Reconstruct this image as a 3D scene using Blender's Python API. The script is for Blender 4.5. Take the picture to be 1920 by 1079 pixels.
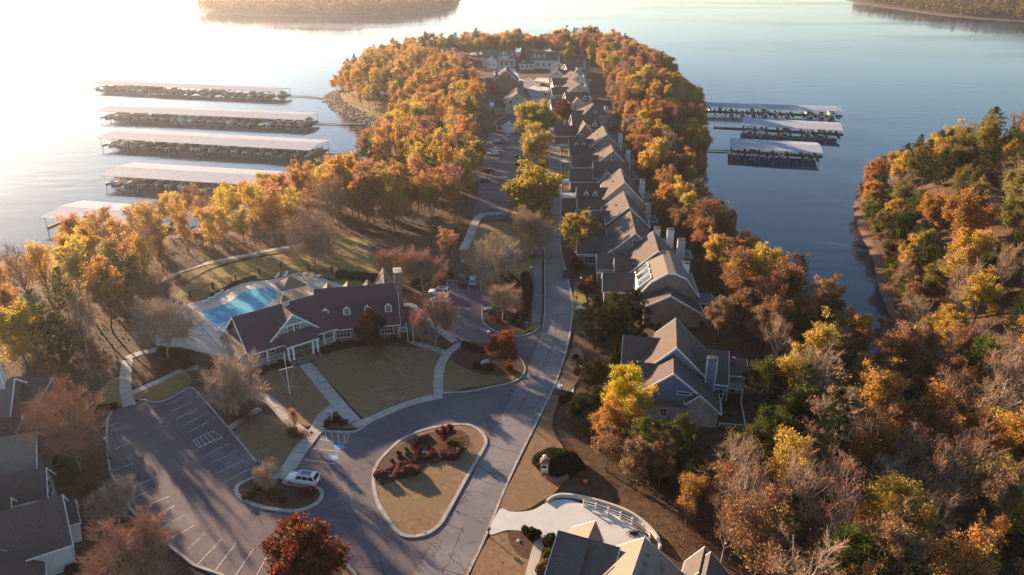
import bpy, bmesh, math, random
import numpy as np
from mathutils import Vector, Matrix
from mathutils.geometry import tessellate_polygon
R = math.radians
random.seed(7)
for o in list(bpy.data.objects): bpy.data.objects.remove(o)
SC = bpy.context.scene
COL = SC.collection

# ------------------------------------------------------------------ camera, sky, sun, exposure
CAM_H, PITCH, FPX = 68.0, R(24.0), 1397.0
cam_d = bpy.data.cameras.new('camera'); cam = bpy.data.objects.new('camera', cam_d); COL.objects.link(cam)
cam_d.sensor_width = 36.0; cam_d.lens = 36.0 * FPX / 1920.0
cam_d.clip_start = 1.0; cam_d.clip_end = 20000.0
cam.location = (0, 0, CAM_H); cam.rotation_euler = (R(90) - PITCH, 0, 0)
SC.camera = cam
SUN_AZ, SUN_EL = R(-42.0), R(12.0)          # azimuth from +Y towards +X
world = bpy.data.worlds.new('World'); SC.world = world; world.use_nodes = True
wn = world.node_tree.nodes; bg = wn['Background']
sky = wn.new('ShaderNodeTexSky'); sky.sky_type = 'NISHITA'; sky.sun_disc = False
sky.sun_elevation = SUN_EL; sky.sun_rotation = SUN_AZ
sky.air_density = 1.0; sky.dust_density = 0.4; sky.ozone_density = 2.2; sky.altitude = 200
world.node_tree.links.new(sky.outputs[0], bg.inputs[0]); bg.inputs[1].default_value = 0.072
sun_d = bpy.data.lights.new('sun', 'SUN'); sun_o = bpy.data.objects.new('sun', sun_d); COL.objects.link(sun_o)
sun_d.energy = 5.0; sun_d.angle = R(0.55); sun_d.color = (1.0, 0.71, 0.45)
sdir = Vector((math.sin(SUN_AZ) * math.cos(SUN_EL), math.cos(SUN_AZ) * math.cos(SUN_EL), math.sin(SUN_EL)))
sun_o.rotation_euler = (-sdir).to_track_quat('-Z', 'Y').to_euler()
sun_o.location = (-300, 300, 200)
SC.view_settings.view_transform = 'Standard'; SC.view_settings.look = 'None'
SC.view_settings.exposure = 1.82; SC.view_settings.gamma = 1.0
SC.view_settings.use_curve_mapping = False
SC.render.engine = 'CYCLES'
cy = SC.cycles
cy.max_bounces = 5; cy.diffuse_bounces = 2; cy.glossy_bounces = 2; cy.transmission_bounces = 3
cy.transparent_max_bounces = 4; cy.volume_bounces = 0
cy.use_denoising = True
try:
    cy.denoiser = 'OPENIMAGEDENOISE'; cy.denoising_input_passes = 'RGB_ALBEDO_NORMAL'
except Exception: pass
cy.use_adaptive_sampling = True; cy.adaptive_threshold = 0.02
cy.caustics_reflective = False; cy.caustics_refractive = False
cy.sample_clamp_indirect = 6.0

# ------------------------------------------------------------------ survey: point of the ground seen at a photo pixel
def G(u, v, z=0.0):
    dx = (u - 960.0) / FPX; dy = (539.5 - v) / FPX
    d = (dx, math.cos(PITCH) + dy * math.sin(PITCH), -math.sin(PITCH) + dy * math.cos(PITCH))
    t = (z - CAM_H) / d[2]
    return (d[0] * t, d[1] * t)
def GL(pts, z=0.0): return [G(p[0], p[1], z) for p in pts]

# ------------------------------------------------------------------ materials
def mat(name, c1, c2=None, scale=1.0, rough=0.8, bump=0.0, bscale=None, metallic=0.0, spec=0.3, world_co=True,
        detail=6.0, lo=0.35, hi=0.65, c3=None, scale3=0.05, emit=None, wave=None):
    m = bpy.data.materials.new(name); m.use_nodes = True
    nt = m.node_tree; n = nt.nodes; L = nt.links.new
    b = n['Principled BSDF']
    b.inputs['Roughness'].default_value = rough; b.inputs['Metallic'].default_value = metallic
    b.inputs['Specular IOR Level'].default_value = spec
    b.inputs['Base Color'].default_value = (*c1, 1)
    if world_co: src = n.new('ShaderNodeNewGeometry').outputs['Position']
    else: src = n.new('ShaderNodeTexCoord').outputs['Object']
    col = None
    if c2 is not None:
        t = n.new('ShaderNodeTexNoise'); t.inputs['Scale'].default_value = scale; t.inputs['Detail'].default_value = detail
        L(src, t.inputs['Vector'])
        r = n.new('ShaderNodeValToRGB'); r.color_ramp.elements[0].position = lo; r.color_ramp.elements[1].position = hi
        r.color_ramp.elements[0].color = (*c1, 1); r.color_ramp.elements[1].color = (*c2, 1)
        L(t.outputs['Fac'], r.inputs['Fac']); col = r.outputs['Color']
        if c3 is not None:
            t3 = n.new('ShaderNodeTexNoise'); t3.inputs['Scale'].default_value = scale3; t3.inputs['Detail'].default_value = 5
            L(src, t3.inputs['Vector'])
            r3 = n.new('ShaderNodeMapRange'); r3.inputs[1].default_value = 0.45; r3.inputs[2].default_value = 0.62
            L(t3.outputs['Fac'], r3.inputs[0])
            mx = n.new('ShaderNodeMix'); mx.data_type = 'RGBA'
            L(r3.outputs[0], mx.inputs[0]); L(col, mx.inputs[6]); mx.inputs[7].default_value = (*c3, 1)
            col = mx.outputs[2]
        L(col, b.inputs['Base Color'])
    if bump or wave:
        h = None
        if bump:
            t2 = n.new('ShaderNodeTexNoise'); t2.inputs['Scale'].default_value = bscale or scale * 4; t2.inputs['Detail'].default_value = 5
            L(src, t2.inputs['Vector']); h = t2.outputs['Fac']
        bp = n.new('ShaderNodeBump'); bp.inputs['Strength'].default_value = bump or 0.5; bp.inputs['Distance'].default_value = 0.1
        if wave:
            w = n.new('ShaderNodeTexWave'); w.wave_type = 'BANDS'; w.bands_direction = wave[0]; w.wave_profile = 'SAW'
            w.inputs['Scale'].default_value = wave[1]; L(src, w.inputs['Vector']); h = w.outputs['Fac']
            bp.inputs['Distance'].default_value = wave[2]
        L(h, bp.inputs['Height']); L(bp.outputs[0], b.inputs['Normal'])
    if emit:
        b.inputs['Emission Color'].default_value = (*emit[0], 1); b.inputs['Emission Strength'].default_value = emit[1]
    return m

def leaf_mat(name, transl=0.45, var=0.5):
    """leaf colour = the crown object's own colour, varied leaf by leaf and clump by clump"""
    m = bpy.data.materials.new(name); m.use_nodes = True
    nt = m.node_tree; n = nt.nodes; L = nt.links.new
    n.remove(n['Principled BSDF']); out = n['Material Output']
    oi = n.new('ShaderNodeObjectInfo'); geo = n.new('ShaderNodeNewGeometry'); tc = n.new('ShaderNodeTexCoord')
    ns = n.new('ShaderNodeTexNoise'); ns.inputs['Scale'].default_value = 0.45; ns.inputs['Detail'].default_value = 2
    L(tc.outputs['Object'], ns.inputs['Vector'])
    hs = n.new('ShaderNodeHueSaturation'); L(oi.outputs['Color'], hs.inputs['Color'])
    def mrange(sock, a, b_, lo, hi):
        k = n.new('ShaderNodeMapRange'); k.inputs[1].default_value = a; k.inputs[2].default_value = b_
        k.inputs[3].default_value = lo; k.inputs[4].default_value = hi; L(sock, k.inputs[0]); return k.outputs[0]
    L(mrange(ns.outputs['Fac'], 0.3, 0.7, 0.5 - 0.035 * var * 2, 0.5 + 0.03 * var * 2), hs.inputs['Hue'])
    mm = n.new('ShaderNodeMath'); mm.operation = 'MULTIPLY'
    L(mrange(geo.outputs['Random Per Island'], 0, 1, 1 - var, 1 + var), mm.inputs[0])
    L(mrange(ns.outputs['Fac'], 0.3, 0.7, 1.25, 0.75), mm.inputs[1])
    L(mm.outputs[0], hs.inputs['Value'])
    df = n.new('ShaderNodeBsdfDiffuse'); L(hs.outputs[0], df.inputs['Color'])
    tr = n.new('ShaderNodeBsdfTranslucent')
    h2 = n.new('ShaderNodeHueSaturation'); h2.inputs['Saturation'].default_value = 1.06; h2.inputs['Value'].default_value = 1.2
    L(hs.outputs[0], h2.inputs['Color']); L(h2.outputs[0], tr.inputs['Color'])
    mx = n.new('ShaderNodeMixShader'); mx.inputs[0].default_value = transl
    L(df.outputs[0], mx.inputs[1]); L(tr.outputs[0], mx.inputs[2]); L(mx.outputs[0], out.inputs['Surface'])
    return m

MT = {}
MT['asphalt_road'] = mat('asphalt_road', (.18, .16, .165), (.23, .205, .20), 1.5, .85, .25, 12, c3=(.155, .14, .148), scale3=.09)
MT['asphalt_lot'] = mat('asphalt_lot', (.09, .07, .09), (.122, .095, .108), 1.2, .85, .25, 12, c3=(.15, .12, .12), scale3=.07)  # mauve tint paints in the purple cast of lens flare
def spots(m, scale, thr, col, amount):
    nt = m.node_tree; n = nt.nodes; L = nt.links.new; p = n['Principled BSDF']; old = p.inputs['Base Color'].links[0].from_socket
    g = n.new('ShaderNodeNewGeometry'); t = n.new('ShaderNodeTexNoise'); t.inputs['Scale'].default_value = scale; t.inputs['Detail'].default_value = 3; L(g.outputs['Position'], t.inputs['Vector'])
    r = n.new('ShaderNodeMapRange'); r.inputs[1].default_value = thr; r.inputs[2].default_value = thr+.07; r.inputs[4].default_value = amount; L(t.outputs['Fac'], r.inputs[0])
    x = n.new('ShaderNodeMix'); x.data_type = 'RGBA'; L(r.outputs[0], x.inputs[0]); L(old, x.inputs[6]); x.inputs[7].default_value = (*col, 1); L(x.outputs[2], p.inputs['Base Color'])
for k_ in ('asphalt_road', 'asphalt_lot'): spots(MT[k_], .7, .66, (.05,.045,.05), .55); spots(MT[k_], .16, .6, (.24,.21,.205), .35)
MT['crack'] = mat('crack', (.018, .016, .017), rough=.6)
MT['line'] = mat('line_paint', (.58, .57, .55), (.30, .29, .295), 3.5, .7, lo=.40, hi=.62)
MT['blue_paint'] = mat('blue_paint', (.05, .22, .42), (.08, .26, .42), 3, .7)
MT['concrete'] = mat('concrete', (.40, .36, .31), (.30, .27, .235), .8, .85, .2, 9, c3=(.45, .40, .34), scale3=.2)
MT['kerb'] = mat('kerb_concrete', (.42, .39, .35), (.30, .275, .25), .9, .85, .2, 8)
MT['pale_concrete'] = mat('pale_concrete', (.58, .56, .52), (.50, .485, .455), .5, .8, .1, 9)
MT['pool_deck'] = mat('pool_deck', (.62, .53, .43), (.53, .455, .37), .7, .8, .1, 8)
MT['lawn'] = mat('lawn', (.175, .10, .055), (.245, .15, .082), 1.3, .95, .6, 9, c3=(.205, .13, .062), scale3=.12)
MT['green_lawn'] = mat('green_lawn', (.18, .135, .034), (.27, .20, .05), .8, .95, .6, 9, c3=(.20, .125, .05), scale3=.1)
spots(MT['lawn'], .35, .6, (.27,.19,.10), .6); spots(MT['lawn'], 1.1, .68, (.085,.055,.03), .6); spots(MT['green_lawn'], .4, .62, (.30,.20,.09), .5)
MT['mulch'] = mat('mulch', (.062, .028, .018), (.115, .05, .03), 3.0, .95, .8, 10, c3=(.085, .045, .03), scale3=.4)
MT['litter'] = None
MT['wood'] = mat('timber', (.16, .12, .09), (.10, .075, .055), 3, .8)
MT['bark'] = mat('bark', (.10, .068, .045), (.17, .125, .09), 3.0, .9, .6, 14, world_co=False)
MT['pale_bark'] = mat('pale_bark', (.28, .215, .155), (.40, .315, .235), 3.0, .9, world_co=False)
MT['leaf'] = leaf_mat('leaf', .6, .5)
MT['needle'] = leaf_mat('needle', .3, .4)
MT['twig'] = leaf_mat('twig', .0, .25)
MT['white'] = mat('white_paint', (.78, .76, .73), (.70, .68, .65), 1.2, .55)
MT['metal'] = mat('dark_metal', (.025, .023, .022), rough=.45, metallic=.4)
MT['steel'] = mat('steel', (.5, .5, .5), rough=.35, metallic=.9)
MT['glass'] = mat('window_glass', (.02, .025, .03), rough=.06, spec=.8)
MT['globe'] = mat('lamp_globe', (.85, .82, .75), rough=.35)
MT['brick'] = mat('brick', (.20, .105, .075), (.28, .16, .12), 6, .9, .5, 14, c3=(.17, .095, .07), scale3=1.2)
MT['pale_brick'] = mat('pale_brick', (.46, .375, .32), (.34, .265, .22), 5, .9, .5, 14, c3=(.50, .41, .355), scale3=1.0)
MT['stone'] = mat('stone', (.24, .19, .15), (.13, .105, .085), 1.6, .9, .7, 5)

# ------------------------------------------------------------------ mesh building
class MB:
    def __init__(s): s.v = []; s.f = []
    def add(s, vs, fs):
        b = len(s.v); s.v.extend([tuple(p) for p in vs]); s.f.extend([tuple(i + b for i in f) for f in fs]); return s
    def box(s, x0, x1, y0, y1, z0, z1):
        return s.add([(x0,y0,z0),(x1,y0,z0),(x1,y1,z0),(x0,y1,z0),(x0,y0,z1),(x1,y0,z1),(x1,y1,z1),(x0,y1,z1)],
                     [(3,2,1,0),(4,5,6,7),(0,1,5,4),(1,2,6,5),(2,3,7,6),(3,0,4,7)])
    def cbox(s, c, size, yaw=0.0):
        hx, hy, hz = size[0]/2, size[1]/2, size[2]/2; ca, sa = math.cos(yaw), math.sin(yaw); vs = []
        for dz in (-hz, hz):
            for dx, dy in ((-hx,-hy),(hx,-hy),(hx,hy),(-hx,hy)):
                vs.append((c[0]+dx*ca-dy*sa, c[1]+dx*sa+dy*ca, c[2]+dz))
        return s.add(vs, [(3,2,1,0),(4,5,6,7),(0,1,5,4),(1,2,6,5),(2,3,7,6),(3,0,4,7)])
    def bar(s, a, b, w, h=None, n=4):
        """square or round bar from a to b"""
        a = Vector(a); b = Vector(b); d = (b - a); 
        if d.length < 1e-6: return s
        d.normalize(); up = Vector((0,0,1)) if abs(d.z) < .95 else Vector((1,0,0))
        sx = d.cross(up).normalized(); sy = sx.cross(d).normalized(); h = h or w; vs = []
        for p in (a, b):
            for k in range(n):
                t = 2*math.pi*(k+.5)/n; q = 1.41421 if n == 4 else 1.0
                vs.append(p + sx*math.cos(t)*w/2*q + sy*math.sin(t)*h/2*q)
        fs = [(k,(k+1)%n,n+(k+1)%n,n+k) for k in range(n)] + [tuple(range(n))[::-1], tuple(range(n,2*n))]
        return s.add(vs, fs)
    def cyl(s, x, y, z0, z1, r0, r1=None, n=10):
        r1 = r0 if r1 is None else r1; vs = []
        for z, r in ((z0,r0),(z1,r1)):
            for k in range(n): vs.append((x+r*math.cos(2*math.pi*k/n), y+r*math.sin(2*math.pi*k/n), z))
        return s.add(vs, [(k,(k+1)%n,n+(k+1)%n,n+k) for k in range(n)] + [tuple(range(n))[::-1], tuple(range(n,2*n))])
    def lathe(s, x, y, prof, n=12):
        vs = []; fs = []
        for z, r in prof:
            for k in range(n): vs.append((x+r*math.cos(2*math.pi*k/n), y+r*math.sin(2*math.pi*k/n), z))
        for i in range(len(prof)-1):
            for k in range(n): fs.append((i*n+k, i*n+(k+1)%n, (i+1)*n+(k+1)%n, (i+1)*n+k))
        fs.append(tuple(range(n))[::-1]); m = (len(prof)-1)*n; fs.append(tuple(range(m, m+n)))
        return s.add(vs, fs)
    def loft(s, rings, cap=True):
        n = len(rings[0]); vs = [p for r in rings for p in r]; fs = []
        for i in range(len(rings)-1):
            for k in range(n): fs.append((i*n+k, i*n+(k+1)%n, (i+1)*n+(k+1)%n, (i+1)*n+k))
        if cap: fs.append(tuple(range(n))[::-1]); m = (len(rings)-1)*n; fs.append(tuple(range(m, m+n)))
        return s.add(vs, fs)
    def slab(s, poly, z0, z1):
        """polygon (list of xy) filled at z1 with a skirt down to z0"""
        n = len(poly)
        tri = tessellate_polygon([[Vector((p[0], p[1], 0)) for p in poly]])
        vs = [(p[0], p[1], z1) for p in poly]
        fs = []
        for t in tri:
            a, b, c = (poly[i] for i in t)
            cr = (b[0]-a[0])*(c[1]-a[1]) - (b[1]-a[1])*(c[0]-a[0])
            fs.append(tuple(t) if cr > 0 else tuple(t)[::-1])
        if z0 < z1 - 1e-5:
            vs += [(p[0], p[1], z0) for p in poly]
            area = sum(poly[i][0]*poly[(i+1)%n][1]-poly[(i+1)%n][0]*poly[i][1] for i in range(n))
            for k in range(n):
                q = (k, (k+1)%n, n+(k+1)%n, n+k)
                fs.append(q[::-1] if area > 0 else q)
        return s.add(vs, fs)
    def sweep(s, pts, w, z0, z1, closed=False, off=0.0):
        """rectangular section swept along an xy polyline (kerbs, walks, walls)"""
        n = len(pts); rows = []
        for i, p in enumerate(pts):
            a = pts[(i-1) % n] if (closed or i > 0) else p
            b = pts[(i+1) % n] if (closed or i < n-1) else p
            dx, dy = b[0]-a[0], b[1]-a[1]; l = math.hypot(dx, dy) or 1; nx, ny = -dy/l, dx/l
            rows.append([(p[0]+nx*(off-w/2), p[1]+ny*(off-w/2), z) for z in (z0, z1)] + [(p[0]+nx*(off+w/2), p[1]+ny*(off+w/2), z) for z in (z1, z0)])
        base = len(s.v)
        for r in rows: s.v.extend(r)
        for i in range(n if closed else n-1):
            j = (i+1) % n
            for k in range(4): s.f.append((base+i*4+k, base+i*4+(k+1)%4, base+j*4+(k+1)%4, base+j*4+k))
        if not closed:
            s.f.append((base+3, base+2, base+1, base)); e = base+(n-1)*4; s.f.append((e, e+1, e+2, e+3))
        return s
    def build(s, name, m, parent=None, smooth=False):
        me = bpy.data.meshes.new(name); me.from_pydata(s.v, [], s.f); me.update()
        bm = bmesh.new(); bm.from_mesh(me); bmesh.ops.recalc_face_normals(bm, faces=bm.faces) if not getattr(s, 'keep', False) else None
        bm.to_mesh(me); bm.free()
        o = bpy.data.objects.new(name, me); COL.objects.link(o)
        if m is not None: me.materials.append(MT[m] if isinstance(m, str) else m)
        if parent: o.parent = parent
        if smooth:
            for p in me.polygons: p.use_smooth = True
        return o

def tag(o, label, cat, group=None):
    o['label'] = label; o['category'] = cat
    if group: o['group'] = group
    return o
def struct(o): o['kind'] = 'structure'; return o
def stuff(o, label=None, cat=None):
    o['kind'] = 'stuff'
    if label: o['label'] = label
    if cat: o['category'] = cat
    return o
def thing(name, label, cat, loc=(0,0,0), yaw=0.0, group=None, scale=1.0):
    o = bpy.data.objects.new(name, None); COL.objects.link(o); o.empty_display_size = .3
    o.location = loc; o.rotation_euler = (0,0,yaw); o.scale = (scale,)*3
    return tag(o, label, cat, group)
def dup(root, loc, yaw, scale=None, label=None, group=None, colors=None):
    kids = {}
    for c in KIDS(root): kids[c.name] = c
    r = root.copy(); COL.objects.link(r); r.location = loc; r.rotation_euler = (0,0,yaw)
    if scale is not None: r.scale = scale if hasattr(scale, '__len__') else (scale,)*3
    if label: r['label'] = label
    if group: r['group'] = group
    for ch in KIDS(root):
        c = ch.copy(); COL.objects.link(c); c.parent = r; CH.setdefault(r.name, []).append(c)
        key = ch.name.split('.')[0]
        if colors and key in colors: c.color = colors[key]
        for g in KIDS(ch):
            d = g.copy(); COL.objects.link(d); d.parent = c; CH.setdefault(c.name, []).append(d)
    return r
CH = {}
def KIDS(o):
    if o.name not in CH: CH[o.name] = list(o.children)
    return CH[o.name]
def smooth_line(pts, k=4, closed=False):
    """Catmull-Rom through the points"""
    n = len(pts); out = []
    rng = range(n if closed else n-1)
    for i in rng:
        p0 = pts[(i-1) % n] if closed or i > 0 else pts[0]
        p1 = pts[i]; p2 = pts[(i+1) % n]
        p3 = pts[(i+2) % n] if closed or i+2 < n else pts[-1]
        for j in range(k):
            t = j/k
            out.append(tuple(.5*((2*p1[c]) + (-p0[c]+p2[c])*t + (2*p0[c]-5*p1[c]+4*p2[c]-p3[c])*t*t + (-p0[c]+3*p1[c]-3*p2[c]+p3[c])*t**3) for c in range(2)))
    if not closed: out.append(tuple(pts[-1]))
    return out
def in_poly(x, y, poly):
    """vectorised even-odd test"""
    x = np.asarray(x, float); y = np.asarray(y, float); r = np.zeros(x.shape, bool); n = len(poly)
    for i in range(n):
        (x1, y1), (x2, y2) = poly[i], poly[(i+1) % n]
        if y1 == y2: continue
        c = ((y1 > y) != (y2 > y)) & (x < (x2-x1)*(y-y1)/(y2-y1)+x1); r ^= c
    return r
def seg_dist(x, y, poly, closed=True):
    x = np.asarray(x, float); y = np.asarray(y, float); d = np.full(x.shape, 1e9); n = len(poly)
    for i in range(n if closed else n-1):
        (x1, y1), (x2, y2) = poly[i], poly[(i+1) % n]
        dx, dy = x2-x1, y2-y1; l2 = dx*dx+dy*dy or 1e-9
        t = np.clip(((x-x1)*dx+(y-y1)*dy)/l2, 0, 1)
        d = np.minimum(d, np.hypot(x-(x1+t*dx), y-(y1+t*dy)))
    return d
def sstep(t): t = np.clip(t, 0, 1); return t*t*(3-2*t)
# ------------------------------------------------------------------ land, lake, far shores
WATER = -8.0
SHORE = smooth_line([(-420,-40),(-330,60),(-235,115),(-180,160),(-142,190),(-116,203),(-94,220),(-80,244),(-69,270),(-61,300),(-57,330),(-58.4,352),
    (-70.7,366.9),(-89.5,393.8),(-106,430),(-111,452),(-107,472),(-112,500),(-104,545),(-75,590),(-25,622),(40,640),(86,622),(112,578),(118,520),(113,460),(104,410),(94,365),
    (80,300),(68,255),(63.8,229.8),(64,200),(67.9,173.9),(71,155),(75,138),(79,132),(84,142),(91,168),(99,190),(105.5,214.4),(116,243),(131,262),(158,278),(205,285),(260,275),(330,245),(420,230),(600,220)], 3) + [(600,-260),(-420,-260)]
CORRIDOR = [(-62,66),(-60,100),(-52,135),(-30,135),(-20,100),(10,70),(15,120),(10,170),(10,230),(8,300),(12,380),(10,450),(-10,510),(30,500),(45,470)]
RAVINE = [(79,132),(70,112),(58,92),(50,70),(44,40),(40,0),(36,-60)]
def height(x, y):
    x = np.asarray(x, float); y = np.asarray(y, float)
    ins = in_poly(x, y, SHORE); d = seg_dist(x, y, SHORE); sd = np.where(ins, d, -d)
    nat = WATER + 0.9*sstep(sd/2.5) + 7.0*sstep((sd-1.0)/34.0)
    nat = nat + 0.5*np.sin(x*.11+1.3)*np.cos(y*.093)*sstep((sd-6)/15)
    east = sstep((x-78)/50)*sstep((300-y)/60)*sstep(sd/30); nat = nat + 7*east
    rv = seg_dist(x, y, RAVINE, False)
    nat = np.where(ins, nat - 6.0*(1-sstep((rv-2)/26.0))*sstep(sd/12), nat)
    c = seg_dist(x, y, CORRIDOR, False)
    m = (1-sstep((c-29)/13))*sstep((sd-3)/10)
    h = nat*(1-m) + (-0.06)*m
    h = np.where(ins, np.maximum(h, WATER+.05*0+0.12*sstep(sd/1.0)), np.maximum(WATER - 0.35*d, WATER-6))
    return h
def hz(x, y): return float(height(np.array([x]), np.array([y]))[0])

def grid_mesh(name, xs, ys, zfun, m):
    X, Y = np.meshgrid(xs, ys); Z = zfun(X.ravel(), Y.ravel())
    V = np.stack([X.ravel(), Y.ravel(), Z], 1); nx, ny = len(xs), len(ys)
    i = np.arange(nx-1)[None,:] + np.arange(ny-1)[:,None]*nx; i = i.ravel()
    F = np.stack([i, i+1, i+1+nx, i+nx], 1)
    me = bpy.data.meshes.new(name); me.vertices.add(len(V)); me.vertices.foreach_set('co', V.ravel())
    me.loops.add(F.size); me.loops.foreach_set('vertex_index', F.ravel())
    me.polygons.add(len(F)); me.polygons.foreach_set('loop_start', np.arange(len(F))*4); me.polygons.foreach_set('loop_total', np.full(len(F), 4))
    me.polygons.foreach_set('use_smooth', np.ones(len(F), bool)); me.update(calc_edges=True); me.validate()
    o = bpy.data.objects.new(name, me); COL.objects.link(o); me.materials.append(m); return o

def litter_mat():
    m = mat('leaf_litter', (.062, .033, .018), (.135, .07, .032), .9, .95, .8, 4, c3=(.045, .03, .02), scale3=.05)
    nt = m.node_tree; n = nt.nodes; L = nt.links.new; b = n['Principled BSDF']
    old = b.inputs['Base Color'].links[0].from_socket
    g = n.new('ShaderNodeNewGeometry'); sp = n.new('ShaderNodeSeparateXYZ'); L(g.outputs['Position'], sp.inputs[0])
    r = n.new('ShaderNodeMapRange'); r.inputs[1].default_value = WATER+.9; r.inputs[2].default_value = WATER+.35; L(sp.outputs[2], r.inputs[0])
    mx = n.new('ShaderNodeMix'); mx.data_type = 'RGBA'; L(r.outputs[0], mx.inputs[0]); L(old, mx.inputs[6]); mx.inputs[7].default_value = (.15, .092, .06, 1)
    L(mx.outputs[2], b.inputs['Base Color']); return m
MT['litter'] = litter_mat()
ground = struct(grid_mesh('ground', np.arange(-300, 402, 3.0), np.arange(-100, 660, 3.0), height, MT['litter']))

def water_mat():
    m = bpy.data.materials.new('lake_water'); m.use_nodes = True
    nt = m.node_tree; n = nt.nodes; L = nt.links.new; b = n['Principled BSDF']
    b.inputs['Base Color'].default_value = (.012, .032, .06, 1); b.inputs['Roughness'].default_value = .10
    b.inputs['IOR'].default_value = 1.333; b.inputs['Specular IOR Level'].default_value = .5
    g = n.new('ShaderNodeNewGeometry')
    def nz(sc, stretch, rot, det):
        mp = n.new('ShaderNodeMapping'); mp.inputs['Scale'].default_value = stretch; mp.inputs['Rotation'].default_value = (0,0,rot)
        L(g.outputs['Position'], mp.inputs['Vector'])
        t = n.new('ShaderNodeTexNoise'); t.inputs['Scale'].default_value = sc; t.inputs['Detail'].default_value = det; L(mp.outputs[0], t.inputs['Vector']); return t.outputs['Fac']
    a = nz(.16, (.35, 1.0, 1), R(8), 3); c = nz(.9, (.6, 1, 1), R(-12), 3)
    # calm streaks and ruffled patches
    p = nz(.006, (.5, 1.6, 1), R(10), 4)
    rp = n.new('ShaderNodeMapRange'); rp.inputs[1].default_value = .38; rp.inputs[2].default_value = .62; rp.inputs[3].default_value = .15; rp.inputs[4].default_value = 1.0
    L(p, rp.inputs[0])
    ad = n.new('ShaderNodeMath'); ad.operation = 'MULTIPLY_ADD'; L(c, ad.inputs[0]); ad.inputs[1].default_value = .12; L(a, ad.inputs[2])
    bp = n.new('ShaderNodeBump'); bp.inputs['Distance'].default_value = .55
    sm = n.new('ShaderNodeMath'); sm.operation = 'MULTIPLY'; L(rp.outputs[0], sm.inputs[0]); sm.inputs[1].default_value = .32; L(sm.outputs[0], bp.inputs['Strength'])
    L(ad.outputs[0], bp.inputs['Height']); L(bp.outputs[0], b.inputs['Normal'])
    rr = n.new('ShaderNodeMapRange'); rr.inputs[1].default_value = .15; rr.inputs[2].default_value = 1; rr.inputs[3].default_value = .05; rr.inputs[4].default_value = .13
    L(rp.outputs[0], rr.inputs[0]); L(rr.outputs[0], b.inputs['Roughness'])
    return m
MT['water'] = water_mat()
wb = MB(); wb.add([(-9000,-1500,WATER),(9000,-1500,WATER),(9000,12000,WATER),(-9000,12000,WATER)], [(0,1,2,3)])
lake = struct(wb.build('lake_water', 'water'))

# far shores: low wooded hills across the lake
FAR = {
 'west': smooth_line([(-470,1180),(-445,1140),(-360,1095),(-250,1080),(-180,1110),(-120,1190),(-95,1330),(-120,1700),(-300,2300),(-640,2300),(-620,1800),(-545,1480)], 5, True),
 'east': smooth_line([(610,1400),(598,1200),(606,1060),(660,980),(760,960),(840,1000),(1000,1100),(1300,1500),(1400,2300),(900,2600),(800,1950),(660,1620)], 5, True),
 'north_west': smooth_line([(-1500,1900),(-1300,1500),(-1000,1420),(-860,1500),(-820,1750),(-1000,2600),(-1500,2600)], 5, True)}
def far_h(poly):
    def f(x, y):
        ins = in_poly(x, y, poly); d = seg_dist(x, y, poly)
        return np.where(ins, WATER + 1.2*sstep(d/4) + 22*sstep(d/220), WATER - .4*d)
    return f
# ------------------------------------------------------------------ trees: prototypes
def tubes(segs, sides=4):
    """segs: list of (p0,p1,r0,r1) -> (verts, faces) arrays"""
    P0 = np.array([s[0] for s in segs]); P1 = np.array([s[1] for s in segs]); r0 = np.array([s[2] for s in segs]); r1 = np.array([s[3] for s in segs])
    D = P1-P0; D /= np.linalg.norm(D, axis=1, keepdims=True)+1e-9
    A = np.where(np.abs(D[:, 2:3]) < .9, np.array([[0,0,1.]]), np.array([[1.,0,0]]))
    S = np.cross(D, A); S /= np.linalg.norm(S, axis=1, keepdims=True); T = np.cross(S, D)
    V = np.zeros((len(segs), 2*sides, 3)); 
    for k in range(sides):
        t = 2*math.pi*k/sides; o = S*math.cos(t)+T*math.sin(t)
        V[:, k] = P0+o*r0[:, None]; V[:, sides+k] = P1+o*r1[:, None]
    base = (np.arange(len(segs))*2*sides)[:, None]
    F = np.concatenate([base+np.array([[k, (k+1) % sides, sides+(k+1) % sides, sides+k]]) for k in range(sides)], 0)
    return V.reshape(-1, 3), F
def quads_mesh(name, V, F, m, smooth=False):
    me = bpy.data.meshes.new(name); me.vertices.add(len(V)); me.vertices.foreach_set('co', np.ascontiguousarray(V, float).ravel())
    me.loops.add(F.size); me.loops.foreach_set('vertex_index', np.ascontiguousarray(F, np.int32).ravel())
    me.polygons.add(len(F)); me.polygons.foreach_set('loop_start', np.arange(len(F))*4); me.polygons.foreach_set('loop_total', np.full(len(F), 4))
    if smooth: me.polygons.foreach_set('use_smooth', np.ones(len(F), bool))
    me.update(calc_edges=True); me.materials.append(m); return me
def leaves(C, size, rng, aspect=.7, up=.35, axis=None):
    """one diamond-shaped leaf (or needle tuft) at each centre"""
    n = len(C); N = rng.normal(size=(n,3)); N[:,2] = np.abs(N[:,2])+up; N /= np.linalg.norm(N, axis=1, keepdims=True)
    A = rng.normal(size=(n,3)) if axis is None else axis + .35*rng.normal(size=(n,3))
    A -= N*np.sum(A*N, 1, keepdims=True) if axis is None else 0; A /= np.linalg.norm(A, axis=1, keepdims=True)+1e-9
    B = np.cross(N, A); B /= np.linalg.norm(B, axis=1, keepdims=True)+1e-9
    s = (size*rng.uniform(.6, 1.4, n))[:, None]
    V = np.stack([C-A*s, C+B*s*aspect*rng.uniform(.8,1.2,(n,1)), C+A*s, C-B*s*aspect*rng.uniform(.8,1.2,(n,1))], 1).reshape(-1, 3)
    F = (np.arange(n)*4)[:, None]+np.array([[0,1,2,3]]); return V, F
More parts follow.
